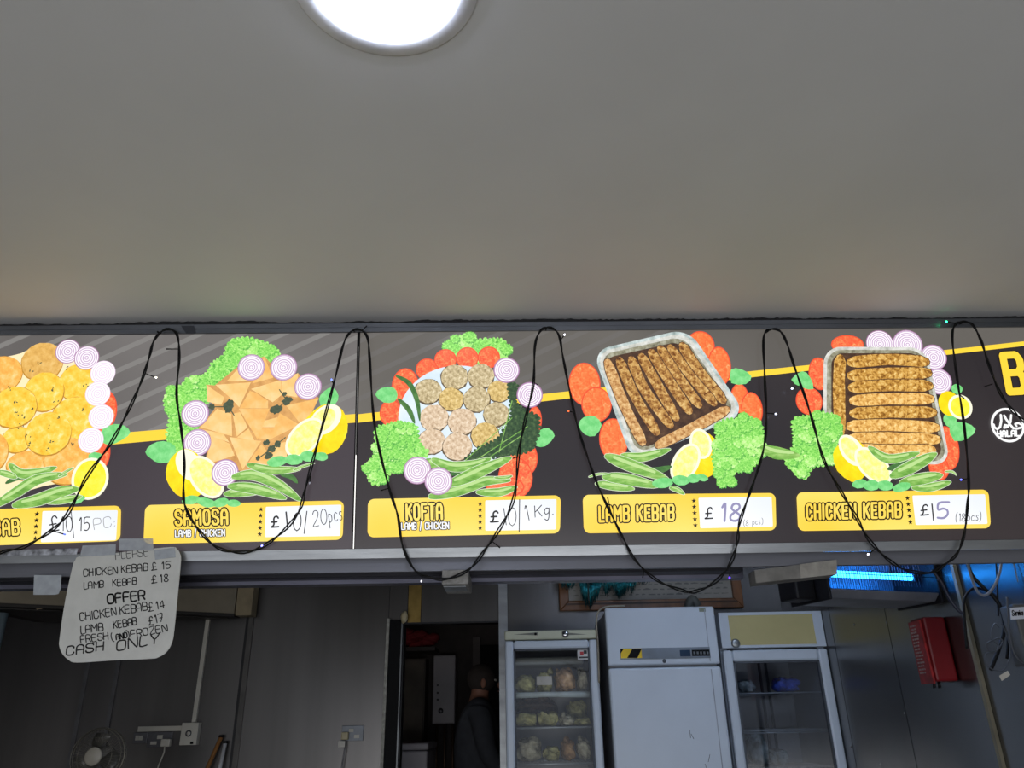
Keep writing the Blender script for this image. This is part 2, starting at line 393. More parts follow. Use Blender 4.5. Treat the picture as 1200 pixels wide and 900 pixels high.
# ================================================================== MENU LIGHTBOX
mb_ = bpy.data.objects.new('menu_lightbox', None); C.objects.link(mb_); mb_.matrix_world = SM; mb_.empty_display_size = .05
tag(mb_, 'long backlit menu lightbox with food pictures in an aluminium frame under the ceiling', 'menu sign')
obj('casing', bx(uL, uR, -.01, HT + .01, -.13, -.004), mat('casing_grey', (90, 92, 96), .5, .6), mb_)
obj('bottom_rail', MB().box(uL, uR, -RW, -.001, -.01, .010).box(uL, uR, -RW * .62, -RW * .5, .010, .0125), rail_m, mb_)
toprail = mat('top_rail_alu', (105, 108, 114), .4, .8, var=.12, nscale=12, stretch=(.2, 1, 1))
obj('top_rail', MB().box(uL, uR, HT + .001, HT + RW, -.01, .010).box(uL, uR, HT + RW * .52, HT + RW * .6, .010, .0125), toprail, mb_)
# ragged sealant above the top rail
rg = MB(); n = 420; vs = []; wk = .5
for i in range(n + 1):
    u = uL + (uR - uL) * i / n; wk = min(1, max(0, wk + random.uniform(-.22, .22))); vs += [(u, HT + RW - .002, .004), (u, HT + RW + .005 + wk * .007 + random.random() * .002, .003 - random.random() * .003)]
rg.add(vs, [(2 * i, 2 * i + 2, 2 * i + 3, 2 * i + 1) for i in range(n)])
o = obj('sealant', rg, mat('black_sealant', (22, 22, 26), .7), mb_)
o = obj('tape_patch', MB().prism([(*S(214, 383), .0128), (*S(229, 383), .0128), (*S(231, 392), .0128), (*S(220, 392), .0128)], (0, 0, .001)), mat('tape_black', (40, 42, 50), .4), mb_)
SEAM = S(417.5, 517)[0]
bgl = pr('print_dark_left', [(.25, (52, 46, 51)), (.75, (74, 66, 71))], 1.1, detail=1)
bgr = pr('print_dark_right', [(.25, (34, 31, 36)), (.75, (58, 51, 52))], 1.1, detail=1)
ugl = pr('print_grey_left', [(.25, (92, 88, 86)), (.75, (128, 124, 122))], 1.6, detail=1)
ugr = pr('print_grey_right', [(.25, (84, 80, 76)), (.75, (112, 108, 102))], 1.6, detail=1)
PA = obj('menu_panel', bx(uL + .001, SEAM - .002, 0, HT, -.004, 0), bgl, mb_)
PA['label'] = 'left panel with pale patties and samosas'
PB = obj('menu_panel', bx(SEAM + .002, uR - .001, 0, HT, -.004, 0), bgr, mb_)
PB['label'] = 'right panel with kofta and trays of kebab'
PC = obj('joint_profile', MB().box(SEAM - .005, SEAM + .004, 0, HT, -.003, .004), black, mb_)
obj('joint_gap_light', MB().box(SEAM - .0005, SEAM + .0025, .0, HT * .42, .0041, .0046), glow('gap_white', (250, 246, 240), 1.0), PC)  # glowing strip laid on the joint, stands for backlight leaking through
obj('joint_gap_light', MB().box(SEAM - .0015, SEAM + .001, HT * .42, HT * .93, .0041, .0044), mat('clear_edge', (150, 146, 140), .3), PC)
# ---- printing, layer on layer, each a hair proud of the one below
DZ = .00005
class Lay: z = 1
def nz(step=1): Lay.z += step; return Lay.z * DZ
def base(): Lay.z = 12
def cen(pts): return (sum(p[0] for p in pts) / len(pts), sum(p[1] for p in pts) / len(pts))
def poly(name, pxs, m, par, sm=0, frill=0, rough=0):
    pts = [S(*p) for p in pxs]
    if sm:
        q = [Vector((a, b, 0)) for a, b in pts]; q = q[-2:] + q + q[:3]
        sp = smoothpath(q, sm); pts = [(p.x, p.y) for p in sp[2 * sm:-2 * sm - 1]]
    if frill:
        out = []
        for i in range(len(pts)):
            a = Vector(pts[i]); b = Vector(pts[(i + 1) % len(pts)]); L_ = (b - a).length
            k = max(1, round(L_ / frill)); nn = Vector(((b - a).y, -(b - a).x)).normalized()
            for j in range(k):
                am = frill * random.uniform(.35, .75)
                for q_, h in ((0, 0), (.2, .7), (.5, 1), (.8, .7)):
                    p = a + (b - a) * ((j + q_) / k) + nn * (am * h) * fr_sign(pts)
                    out.append((p.x, p.y))
        pts = out
    if rough: pts = [(a + random.uniform(-rough, rough), b + random.uniform(-rough, rough)) for a, b in pts]
    c = cen(pts); mbx = MB().add([(a - c[0], b - c[1], 0) for a, b in pts], [tuple(range(len(pts)))])
    return obj(name, mbx, m, par, loc=(c[0], c[1], nz()))
def fr_sign(pts):
    s = sum(pts[i][0] * pts[(i + 1) % len(pts)][1] - pts[(i + 1) % len(pts)][0] * pts[i][1] for i in range(len(pts)))
    return 1 if s > 0 else -1
PXM = abs(S(601, 500)[0] - S(600, 500)[0])     # metres per photo pixel on the sign
def ell(name, cx, cy, rx, ry, m, par, ang=0, wob=0, n=28, seed=None):
    c = S(cx, cy); a = R(ang); pts = []
    for k in range(n):
        t = 2 * math.pi * k / n; f = 1 + wob * random.uniform(-1, 1)
        x, y = rx * PXM * math.cos(t) * f, ry * PXM * math.sin(t) * f
        pts.append((x * math.cos(a) - y * math.sin(a), x * math.sin(a) + y * math.cos(a), 0))
    return obj(name, MB().add(pts, [tuple(range(n))]), m, par, loc=(c[0], c[1], nz()))
def taper(name, pxs, wpx, m, par, hl=None, tip=.25, edge=None, cap=False, wob=0):
    """a long rounded shape along a path: chilli, kebab, stalk"""
    q = smoothpath([Vector((*S(*p), 0)) for p in pxs], 5); n = len(q)
    c = q[n // 2].copy(); q = [p - c for p in q]
    def wid(k):
        t = k / (n - 1)
        if cap: return wpx * PXM * (min(1, .72 + 5 * t, .72 + 5 * (1 - t)) + random.uniform(-wob, wob))
        return wpx * PXM * max(tip, min(1, math.sin(math.pi * min(max(t * .9 + .08, 0), 1)) ** .6))
    ws = [wid(k) for k in range(n)]
    if edge:
        mm = MB(); ribbon(mm, q, [x + (.9 if not cap else 1.8) * PXM for x in ws]); obj(name + '_rim', mm, edge, par, loc=(c.x, c.y, nz()))
    mm = MB(); ribbon(mm, q, ws); o = obj(name, mm, m, par, loc=(c.x, c.y, nz(2)))
    if hl:
        mm = MB(); ribbon(mm, [p + Vector((0, wpx * PXM * .16, 0)) for p in q[2:-2]], [x * .28 for x in ws[2:-2]], caps=True)
        obj(name + '_shine', mm, hl, par, loc=(c.x, c.y, nz()))
    return o
M_ = dict(
 onion=pr('print_onion', [(.15, (200, 170, 205)), (.55, (255, 246, 252)), (1, (255, 250, 255))], 2 * math.pi / .0068, 'rings'),
 onionw=pr('print_onion_pale', [(.05, (232, 205, 232)), (.35, (255, 252, 255)), (1, (255, 255, 255))], 2 * math.pi / .0068, 'rings'),
 orim=pr('print_onion_skin', (176, 130, 170), kind='flat'),
 tom=pr('print_tomato', [(.3, (250, 66, 40)), (.48, (255, 108, 66)), (.6, (255, 138, 84)), (.72, (255, 186, 120))], 75, dist=1.2),
 tomo=pr('print_tomato_orange', [(.3, (246, 92, 44)), (.48, (252, 124, 64)), (.6, (255, 146, 84)), (.74, (255, 190, 130))], 60, dist=1.2),
 tomr=pr('print_tomato_skin', (240, 84, 50), kind='flat'),
 leaf=pr('print_mint', [(.3, (92, 198, 104)), (.7, (150, 234, 152))], 40),
 let=pr('print_lettuce', [(.28, (62, 150, 60)), (.42, (120, 208, 84)), (.55, (160, 236, 112)), (.72, (222, 255, 172))], 75, dist=1.6, detail=6),
 letl=pr('print_lettuce_light', [(.28, (120, 206, 84)), (.45, (168, 238, 118)), (.7, (232, 255, 186))], 60, dist=1.2),
 letd=pr('print_lettuce_shadow', [(.3, (66, 150, 62)), (.7, (120, 206, 92))], 60),
 par=pr('print_parsley', [(.25, (105, 130, 80)), (.45, (60, 88, 55)), (.7, (36, 58, 38))], 90),
 herb=pr('print_herb', [(.3, (62, 74, 56)), (.7, (88, 98, 76))], 90),
 chi=pr('print_chilli', [(.3, (92, 150, 58)), (.5, (130, 184, 86)), (.7, (178, 216, 128))], 34, stretch=(.6, 2.2, 1)),
 chd=pr('print_chilli_dark', [(.3, (55, 100, 52)), (.7, (95, 142, 78))], 40),
 chs=pr('print_chilli_shine', (190, 224, 146), kind='flat'),
 rim=pr('print_white_rim', (240, 248, 225), kind='flat'),
 lem=pr('print_lemon_skin', [(.3, (255, 205, 0)), (.6, (255, 232, 20)), (.8, (255, 246, 90))], 20),
 lep=pr('print_lemon_pith', (255, 252, 225), kind='flat'),
 lef=pr('print_lemon_flesh', [(.3, (255, 244, 90)), (.5, (255, 250, 150)), (.7, (255, 255, 205))], 50),
 ley=pr('print_lemon_bright', [(.3, (255, 236, 20)), (.7, (255, 246, 90))], 40),
 sam=pr('print_samosa', [(.25, (242, 188, 106)), (.5, (252, 206, 132)), (.75, (255, 222, 164))], 18, detail=3),
 sam2=pr('print_samosa_gold', [(.25, (236, 170, 86)), (.5, (248, 192, 110)), (.75, (252, 212, 146))], 20, detail=3),
 samd=pr('print_samosa_shadow', [(.3, (196, 140, 78)), (.7, (236, 180, 108))], 30),
 plate=pr('print_plate_cream', (255, 236, 190), kind='flat'),
 pat1=pr('print_patty_yellow', [(.25, (226, 160, 44)), (.4, (255, 198, 56)), (.56, (255, 218, 92)), (.72, (255, 242, 170))], 38),
 pat2=pr('print_patty_orange', [(.25, (230, 150, 56)), (.5, (255, 190, 92)), (.72, (255, 222, 150))], 38),
 pat3=pr('print_patty_tan', [(.25, (200, 146, 66)), (.5, (232, 182, 96)), (.75, (246, 206, 130))], 45),
 pedge=pr('print_patty_edge', (196, 140, 50), kind='flat'),
 blue=pr('print_plate_blue', [(.3, (205, 228, 244)), (.7, (238, 246, 250))], 12),
 kof=pr('print_kofta', [(.28, (110, 92, 60)), (.42, (182, 162, 120)), (.56, (216, 198, 156)), (.72, (246, 232, 200))], 85),
 kof2=pr('print_kofta_pink', [(.28, (146, 116, 88)), (.42, (208, 180, 148)), (.56, (234, 210, 180)), (.72, (250, 236, 216))], 85),
 kof3=pr('print_kofta_gold', [(.28, (128, 98, 48)), (.42, (200, 168, 100)), (.56, (230, 200, 130)), (.72, (246, 226, 176))], 85),
 kofe=pr('print_kofta_edge', (100, 84, 62), kind='flat'),
 foil=pr('print_foil', [(.3, (140, 156, 152)), (.5, (190, 204, 202)), (.7, (226, 236, 236))], 40),
 foilw=pr('print_foil_pale', [(.3, (176, 178, 168)), (.5, (214, 214, 206)), (.7, (240, 240, 234))], 40),
 foild=pr('print_foil_inner', [(.3, (96, 92, 74)), (.5, (150, 146, 122)), (.7, (190, 190, 170))], 50),
 sauce=pr('print_tray_shadow', [(.3, (52, 32, 26)), (.6, (88, 62, 44)), (.8, (130, 100, 66))], 40),
 keb=pr('print_kebab', [(.3, (70, 38, 20)), (.42, (140, 90, 44)), (.54, (200, 152, 84)), (.7, (242, 208, 140))], 75, detail=7, dist=.6),
 keb2=pr('print_kebab_light', [(.3, (120, 72, 38)), (.43, (190, 136, 80)), (.56, (226, 182, 122)), (.7, (250, 220, 168))], 75, detail=7),
 kebc=pr('print_kebab_gold', [(.3, (84, 50, 16)), (.42, (160, 108, 40)), (.54, (218, 166, 80)), (.7, (250, 220, 146))], 75, detail=7, dist=.6),
 kebc2=pr('print_kebab_gold_pale', [(.3, (140, 88, 32)), (.42, (206, 148, 70)), (.54, (242, 192, 108)), (.7, (255, 228, 164))], 75, detail=7, dist=.6),
 yel=pr('print_yellow', (255, 216, 62), kind='flat'),
 lab=pr('print_label_yellow', [(.3, (255, 208, 52)), (.7, (255, 230, 116))], 3.2, detail=1),
 white=pr('print_white', [(.3, (232, 238, 248)), (.7, (255, 255, 255))], 3, detail=1),
 blk=pr('print_black', (28, 20, 10), kind='flat'),
 ink=pr('marker_ink', (46, 44, 44), kind='flat'), inkp=pr('marker_ink_violet', (150, 146, 184), kind='flat'), inkg=pr('marker_ink_faint', (150, 150, 150), kind='flat'),
 stl=pr('print_stripe_left', (150, 147, 144), kind='flat', strength=.78), str_=pr('print_stripe_right', (124, 120, 116), kind='flat', strength=.78),
)
# upper grey band, stripes and the thin yellow wedge
def clipx(x): return x
def band(par, xs, tops, bots, m, name):
    top = [S(x, y) for x, y in zip(xs, tops)]; bot = [S(x, y) for x, y in zip(xs, bots)]
    return obj(name, MB().add([(a, b, 2 * DZ) for a, b in bot + top[::-1]], [tuple(range(2 * len(xs)))]), m, par)
def ytop(x): return 507 + (x - 130) * (-84.0 / 840) if x < 0 else (509 - (x - 120) * .0805 if x < 440 else 483.3 - (x - 440) * .1095)
def ybot(x): return 522 - (x - 120) * .0905 if x < 440 else (493 - (x - 440) * .1153)
def grey(par, x0, x1, m, ms, stripes):
    t0, t1 = S(x0, 400)[0], S(x1, 400)[0]
    if par is PA: t0, t1 = uL + .002, SEAM - .0025
    else: t0, t1 = SEAM + .0025, uR - .002
    k0, k1 = S(x0, ytop(x0)), S(x1, ytop(x1)); q0, q1 = S(x0, ybot(x0)), S(x1, ybot(x1))
    def on(a, b, u): return a[1] + (b[1] - a[1]) * (u - a[0]) / (b[0] - a[0])
    P = [(t0, on(k0, k1, t0)), (t1, on(k0, k1, t1)), (t1, HT), (t0, HT)]
    obj('printed_grey_band', MB().add([(a, b, 2 * DZ) for a, b in P], [(0, 1, 2, 3)]), m, par)
    def clip(pl, f):   # keep f(p) >= 0
        out = []
        for i in range(len(pl)):
            a, b = pl[i], pl[(i + 1) % len(pl)]; fa, fb = f(a), f(b)
            if fa >= 0: out.append(a)
            if fa * fb < 0: t = fa / (fa - fb); out.append((a[0] + (b[0] - a[0]) * t, a[1] + (b[1] - a[1]) * t))
        return out
    mm = MB(); sl = .47
    for c in stripes:
        u0, v0 = S(x0, c); h = 6.5 * PXM; far = t1 + .1
        pl = [(t0 - .1, v0 - sl * .1 - sl * (u0 - t0)), (far, v0 + sl * (far - u0)), (far, v0 + h + sl * (far - u0)), (t0 - .1, v0 + h - sl * .1 - sl * (u0 - t0))]
        for f in (lambda p: p[0] - t0, lambda p: t1 - p[0], lambda p: HT - p[1], lambda p: p[1] - on(k0, k1, p[0])):
            if len(pl) > 2: pl = clip(pl, f)
        if len(pl) > 2: mm.add([(a, b, 3 * DZ) for a, b in pl], [tuple(range(len(pl)))])
    obj('printed_stripes', mm, ms, par)
    yl = [(t0, on(q0, q1, t0)), (t1, on(q0, q1, t1)), (t1, on(k0, k1, t1)), (t0, on(k0, k1, t0))]
    obj('printed_yellow_line', MB().add([(a, b, 4 * DZ) for a, b in yl], [(0, 1, 2, 3)]), M_['yel'], par)
grey(PA, 20, 416, ugl, M_['stl'], [400 + 22.5 * k for k in range(-1, 14)])
grey(PB, 445, 1195, ugr, M_['str_'], [392 + 22.5 * k for k in range(0, 8)])
def onion(x, y, r, par, m='onion'):
    ell('printed_onion_slice_rim', x, y, r, r, M_['orim' if m == 'onion' else m], par); ell('printed_onion_slice', x, y, r - 1, r - 1, M_[m], par)
def tomato(x, y, rx, ry, par, m='tom', ang=0):
    ell('printed_tomato_slice_rim', x, y, rx, ry, M_['tomr'], par, ang); ell('printed_tomato_slice', x, y, rx - 1.4, ry - 1.4, M_[m], par, ang)
def leaf(pts, par):
    poly('printed_mint_leaf', pts, M_['leaf'], par, sm=2)
def mint(lst, par):
    for x, y, rx, ry in lst: ell('printed_mint_leaf', x, y, rx, ry, M_['leaf'], par, random.uniform(-15, 15), .06, 18)
def chilli(pts, wd, par, dark=False):
    taper('printed_chilli', pts, wd * (1.2 if wd > 4 else 1), M_['chd' if dark else 'chi'], par, None if dark else M_['chs'], edge=M_['rim'] if not dark else None)
def lemon(x, y, a, b, ang, par, m='lef'):
    ell('printed_lemon_slice_pith', x, y, a, b, M_['lep'], par, ang); ell('printed_lemon_slice', x, y, a - 3, b - 3, M_[m], par, ang)
def patty(x, y, rx, ry, m, e, par, wob=.02):
    ell('printed_patty_edge', x, y + .8, rx + .8, ry + .8, M_[e], par, 0, wob); ell('printed_patty', x, y, rx, ry, M_[m], par, 0, wob)
def rq(c, r):      # four photographed corners to a rounded outline
    out = []
    for i in range(4):
        a, b, d = Vector(c[i - 1]), Vector(c[i]), Vector(c[(i + 1) % 4]); e = (a - b).normalized() * r; f = (d - b).normalized() * r
        for k in range(8):
            t = k / 7 * math.pi / 2; v = b + e * (1 - math.sin(t)) + f * (1 - math.cos(t)); out.append((v.x, v.y))
    return out
def inside(p, pl):
    c = False
    for i in range(len(pl)):
        (x1, y1), (x2, y2) = pl[i - 1], pl[i]
        if (y1 > p[1]) != (y2 > p[1]) and p[0] < (x2 - x1) * (p[1] - y1) / (y2 - y1) + x1: c = not c
    return c
def greens(name, pxs, par, n, r=6.5):   # a frilly bunch: outline, then overlapping fronds
    poly(name, pxs, M_['let'], par, sm=2, frill=.014)
    xs = [p[0] for p in pxs]; ys = [p[1] for p in pxs]; k = 0; t = 0
    while k < n and t < 900:
        t += 1; q = (random.uniform(min(xs), max(xs)), random.uniform(min(ys), max(ys)))
        if not inside(q, pxs): continue
        rr = r * random.uniform(.7, 1.15); m = 8
        P = [(q[0] + rr * math.cos(2 * math.pi * j / m), q[1] + rr * .85 * math.sin(2 * math.pi * j / m)) for j in range(m)]
        poly('printed_frond_shadow', [(x + .8, y + 1.2) for x, y in P], M_['letd'], par, frill=.008)
        poly('printed_frond', P, M_['let' if k % 3 else 'letl'], par, frill=.008); k += 1
# ---- picture 1: pale patties
p = PA; base()
tomato(120, 482, 17, 26, p); tomato(117, 532, 12, 20, p)
leaf([(120, 503), (134, 497), (146, 499), (153, 507), (144, 515), (128, 522), (118, 515)], p)
poly('printed_plate', [(-30, 430), (0, 420), (25, 414), (48, 404), (80, 410), (105, 440), (115, 480), (112, 520), (90, 556), (50, 570), (-30, 575)], M_['plate'], p, sm=3)
for a in ((3, 438, 23, 21, 'pat2'), (50, 424, 24, 23, 'pat3'), (92, 448, 22, 22, 'pat1'), (88, 492, 28, 27, 'pat1'), (52, 459, 23, 23, 'pat1'), (20, 515, 17, 15, 'pat1'), (-8, 530, 17, 22, 'pat2'),
          (36, 545, 27, 17, 'pat2'), (79, 540, 26, 27, 'pat2'), (17, 477, 26, 24, 'pat1'), (57, 508, 26, 25, 'pat1')):
    patty(a[0], a[1], a[2], a[3], a[4], 'pedge', p)
mm = MB()
for q in ((20, 470), (40, 480), (12, 455), (28, 490), (58, 500), (60, 520), (55, 528), (70, 488), (98, 480), (80, 432), (47, 425), (38, 435), (62, 458), (36, 520), (33, 510), (100, 452), (86, 520), (20, 486), (66, 470), (25, 500)):
    for k in range(3):
        a = S(q[0] + random.uniform(-3, 3), q[1] + random.uniform(-3, 3)); t = random.uniform(0, 3); l = random.uniform(.6, 1.8) * PXM
        ribbon(mm, [a, (a[0] + l * math.cos(t), a[1] + l * math.sin(t))], 1.1 * PXM)
obj('printed_herb_flecks', mm, M_['herb'], p, loc=(0, 0, nz()))['kind'] = 'stuff'
for x, y, m in ((80, 412, 'onion'), (102, 419.5, 'onion'), (121, 437, 'onionw'), (115, 461.5, 'onionw'), (119, 488.5, 'onionw'), (107, 516, 'onionw')): onion(x, y, 14.6, p, m)
mint([(112, 535, 8, 5)], p)
lemon(106, 561, 21, 24, 0, p, 'ley')
mint([(90, 585, 10, 5)], p)
for pts, wd, dk in (([(8, 566), (22, 560), (42, 560)], 5, 1), ([(13, 545), (25, 555), (45, 554), (66, 548)], 9, 0), ([(55, 588), (75, 586), (96, 582)], 7, 0), ([(18, 592), (45, 586), (70, 577), (92, 573)], 12, 0),
                    ([(-4, 592), (20, 577), (45, 562), (78, 556)], 11, 0), ([(70, 558), (78, 553), (87, 548)], 3, 0), ([(-2, 553), (10, 556), (20, 560)], 6, 0)): chilli(pts, wd, p, dk)
# ---- picture 2: samosas
base()
greens('printed_lettuce', [(276, 397), (298, 398), (310, 402), (327, 413), (322, 428), (285, 432), (262, 447), (246, 458), (240, 482), (232, 505), (215, 532), (200, 529), (196, 512), (200, 490), (193, 472), (200, 457), (213, 452), (222, 443), (240, 440), (250, 425), (263, 417), (266, 405)], p, 34)
leaf([(171, 530), (178, 521), (192, 517), (206, 523), (204, 539), (188, 543), (177, 537)], p)
leaf([(374, 468), (380, 459), (390, 454), (397, 464), (393, 474), (380, 480)], p)
poly('printed_samosa_pile', [(252, 452), (283, 427), (310, 418), (332, 440), (350, 438), (374, 467), (362, 492), (344, 510), (335, 540), (285, 553), (262, 546), (241, 544), (245, 515), (233, 502), (252, 480), (242, 451)], M_['samd'], p)
for k, t in enumerate(([(266, 447), (283, 428), (300, 447)], [(310, 418), (321, 443), (296, 450)], [(330, 447), (350, 437), (349, 466), (331, 463)], [(294, 456), (330, 445), (331, 463), (320, 472)],
          [(300, 460), (315, 470), (315, 479), (281, 479), (293, 458)], [(252.5, 451), (295, 448), (281, 478), (272, 468)], [(242.5, 451), (264, 466), (260, 475), (243, 471)], [(335, 475), (374, 467), (363, 490), (352, 497)],
          [(255, 479), (272, 485), (273, 512), (235, 501)], [(273, 485), (282, 483), (291, 501), (278, 512)], [(307, 502), (322, 502), (317, 516), (303, 514)], [(311, 493), (326, 489), (323, 501), (307, 501)],
          [(278, 513), (292, 502), (299, 517)], [(328, 484), (352, 498), (316, 516)], [(323, 520), (336, 518), (337, 536), (318, 538)], [(247, 509), (270, 520), (276, 534), (242, 545)], [(289, 546), (307, 520), (323, 541), (300, 550)],
          [(235, 503), (262, 508), (270, 519), (250, 512)], [(269, 512), (307, 517), (285, 551)], [(280, 479), (316.7, 479), (302.5, 516)])):
    c = cen(t); t = [(c[0] + (x - c[0]) * .975, c[1] + (y - c[1]) * .975) for x, y in t]
    poly('printed_samosa', t, M_['sam2' if k % 3 == 1 else 'sam'], p)
for x, y, r in ((268, 476, 7.5), (249, 477, 4), (324, 480, 7), (337, 470, 6), (334, 462, 3), (313, 519, 4), (319, 526, 5), (315, 534, 5), (303, 537, 3), (326, 521, 4)):
    ell('printed_herb', x, y, r, r * .8, M_['herb'], p, random.uniform(0, 90), .22, 18)
mm = MB()
for a, b in (((249, 477), (268, 477)), ((324, 480), (337, 470)), ((337, 470), (328, 457)), ((304, 537), (316, 528)), ((316, 528), (335, 513)), ((268, 476), (275, 487))): ribbon(mm, [S(*a), S(*b)], 1.2 * PXM)
obj('printed_herb_stems', mm, M_['herb'], p, loc=(0, 0, nz()))['kind'] = 'stuff'
for x, y in ((295, 431), (333, 431), (361.5, 453.5), (229.5, 485), (232, 519)): onion(x, y, 16, p)
poly('printed_lemon', [(350, 510), (360, 490), (376, 476), (390, 474), (402, 481), (408, 498), (405, 514), (396, 527), (382, 533), (350, 535)], M_['lem'], p, sm=2)
ell('printed_lemon_slice_pith', 382, 492, 21, 15, M_['lep'], p, 45); ell('printed_lemon_slice', 379, 493, 17, 11, M_['lef'], p, 45)
lemon(357.5, 513, 27, 17, 49, p)
poly('printed_lemon', [(196, 562), (197, 545), (206, 532), (218, 526), (232, 532), (240, 550), (238, 578), (222, 584), (207, 579)], M_['lem'], p, sm=2)
ell('printed_lemon_slice_pith', 222, 545, 20, 13, M_['lep'], p, -58)
lemon(242, 559, 28, 17, -53, p)
onion(264.5, 554, 15.5, p)
for pts, wd, dk in (([(330, 556), (342, 559), (349, 566)], 5, 1), ([(265, 579), (285, 577), (305, 577)], 8, 0), ([(270, 570), (300, 573), (335, 584)], 10, 0), ([(275, 559), (300, 557), (325, 567), (352, 586)], 11, 0),
                    ([(292, 545), (318, 551), (352, 550)], 8, 0), ([(345, 551), (355, 547), (369, 543)], 3, 0)): chilli(pts, wd, p, dk)
mint([(326, 541, 12, 6), (345, 539, 10, 6), (362, 535, 10, 6), (377, 535, 8, 5), (225, 586, 10, 5), (243, 589, 11, 5), (260, 589, 9, 5), (275, 590, 8, 4)], p)
# ---- picture 3: kofta
p = PB; base()
greens('printed_lettuce', [(524, 420), (523, 402), (534, 396), (548, 392), (560, 399), (572, 398), (589, 399), (594, 410), (590, 420), (570, 424)], p, 14)
for a in ((475, 453, 16, 22), (458, 484, 13, 16), (627, 492, 8, 16), (613, 537, 17, 22), (604, 560, 20, 24), (592, 571, 22, 12)): tomato(*a, p)
for x, y in ((500.5, 433), (522, 422), (573, 419), (547.7, 419.7)): tomato(x, y, 13.3, 13.3, p)
leaf([(440, 463), (447, 455), (461, 454), (466, 463), (462, 471), (450, 472)], p)
leaf([(625, 517), (633, 504), (643, 502), (650, 511), (639, 523), (629, 523)], p)
ell('printed_plate', 537, 489, 70, 62, M_['blue'], p, 0, 0, 48)
for x, y, r, m in ((532.5, 442, 16, 'kof'), (563.5, 441, 15.5, 'kof'), (502, 458.5, 15.5, 'kof'), (585, 458.5, 13.5, 'kof3'), (529, 468, 14.5, 'kof3'), (558.5, 468, 15.5, 'kof'), (509, 490, 16.5, 'kof2'), (541.5, 494, 16.5, 'kof2'),
                   (581.5, 485.5, 15, 'kof'), (506, 517, 15.5, 'kof2'), (568.7, 511, 16.5, 'kof3'), (536, 523, 17, 'kof2')): patty(x, y, r, r * .95, m, 'kofe', p, .045)
poly('printed_parsley', [(596, 449), (605, 450), (604, 473), (615, 482), (631, 488), (631, 508), (624, 527), (608, 532), (585, 534), (571, 537), (545, 540), (559, 527), (583, 516), (592, 503), (600, 487)], M_['par'], p, frill=.014)
mm = MB()
for a, b in (((545, 540), (600, 490)), ((560, 538), (618, 500)), ((575, 535), (612, 510)), ((585, 530), (600, 470))): ribbon(mm, [S(*a), S(*b)], 1.0 * PXM)
obj('printed_parsley_stems', mm, M_['chi'], p, loc=(0, 0, nz()))['kind'] = 'stuff'
for x, y in ((593.6, 434), (620.7, 463)): onion(x, y, 15.5, p)
for pts in ([(465, 441), (480, 450), (489, 470), (492, 493)], [(467, 468), (479, 480), (486, 496)]): chilli(pts, 5, p, True)
greens('printed_coriander', [(440, 504), (457, 497), (473, 496), (487, 499), (491, 519), (502, 532), (487, 538), (474, 549), (454, 555), (446, 566), (435, 565), (430, 549), (440, 533), (442, 517)], p, 36, 6)
taper('printed_celery', [(499, 541), (515, 545), (531, 546)], 13, M_['chi'], p, M_['chs'])
for pts, wd, dk in (([(527, 556), (545, 552), (560, 550)], 6, 1), ([(508, 539), (530, 547), (555, 545), (574, 538)], 10, 0), ([(560, 577), (585, 577), (605, 571)], 8, 0), ([(505, 582), (525, 578), (545, 572), (570, 564), (597, 563)], 11, 0),
                    ([(526, 568), (548, 559), (570, 549), (598, 537)], 12, 0), ([(580, 560), (592, 560), (600, 558)], 4, 0)): chilli(pts, wd, p, dk)
for x, y in ((489.5, 551.5), (514, 564)): onion(x, y, 16, p)
# ---- picture 4: lamb kebab tray
base()
for a in ((685, 450, 19, 26), (699, 474, 18, 21), (719, 515, 17, 25), (821, 405, 17, 18), (843, 429, 14, 24), (867, 467, 11, 18), (881, 480, 13, 21)): tomato(*a, p, 'tomo')
leaf([(678, 498), (684, 489), (697, 488), (705, 498), (697, 511), (685, 509)], p); leaf([(856.5, 433), (869, 433), (880.5, 441), (874, 450), (857, 449)], p)
poly('printed_foil_tray', rq([(694, 411), (806, 385), (874, 485), (741, 541)], 20), M_['foil'], p); poly('printed_tray_lip', rq([(698, 413.5), (804, 389), (869, 483.5), (744, 537)], 17), M_['foilw'], p)
poly('printed_tray_inside', rq([(703, 416), (801, 394), (863, 482), (747, 532)], 15), M_['foild'], p)
poly('printed_tray_sauce', rq([(708, 420), (797, 400), (856, 479), (752, 527)], 12), M_['sauce'], p)
zp = lambda l: [(650 + x * .23333, 370 + y * .23333) for x, y in l]
for l, m, wd in (([(640, 150), (720, 270), (845, 425)], 'keb', 12), ([(580, 160), (680, 300), (800, 440)], 'keb', 11), ([(530, 165), (610, 290), (725, 450)], 'keb', 11.5), ([(485, 185), (570, 320), (675, 480)], 'keb', 12),
               ([(435, 205), (510, 340), (610, 515)], 'keb', 12), ([(385, 220), (450, 370), (580, 550)], 'keb', 12), ([(325, 225), (400, 400), (510, 585)], 'keb', 12), ([(265, 235), (345, 440), (440, 635)], 'keb2', 12.5),
               ([(520, 650), (700, 560), (862, 472)], 'keb2', 12.5)): taper('printed_kebab', zp(l), wd, M_[m], p, cap=True, edge=M_['sauce'], wob=.05)
poly('printed_lemon', [(812, 535), (812, 512), (824, 506), (838, 515), (842, 533), (834, 557), (815, 562), (806, 550)], M_['lem'], p, sm=2)
lemon(821, 520, 18, 13, 100, p); lemon(803, 542.5, 25, 15, 58, p)
greens('printed_coriander', [(841, 496), (860, 492), (872, 488), (882, 492), (891, 499), (894, 519), (891, 537), (878, 549), (860, 551), (857, 565), (844, 566), (838, 552), (835, 533), (840, 515)], p, 36, 6)
taper('printed_coriander_stalks', [(893, 525), (905, 530), (916, 532), (935, 534)], 15, M_['chi'], p, M_['chs'])
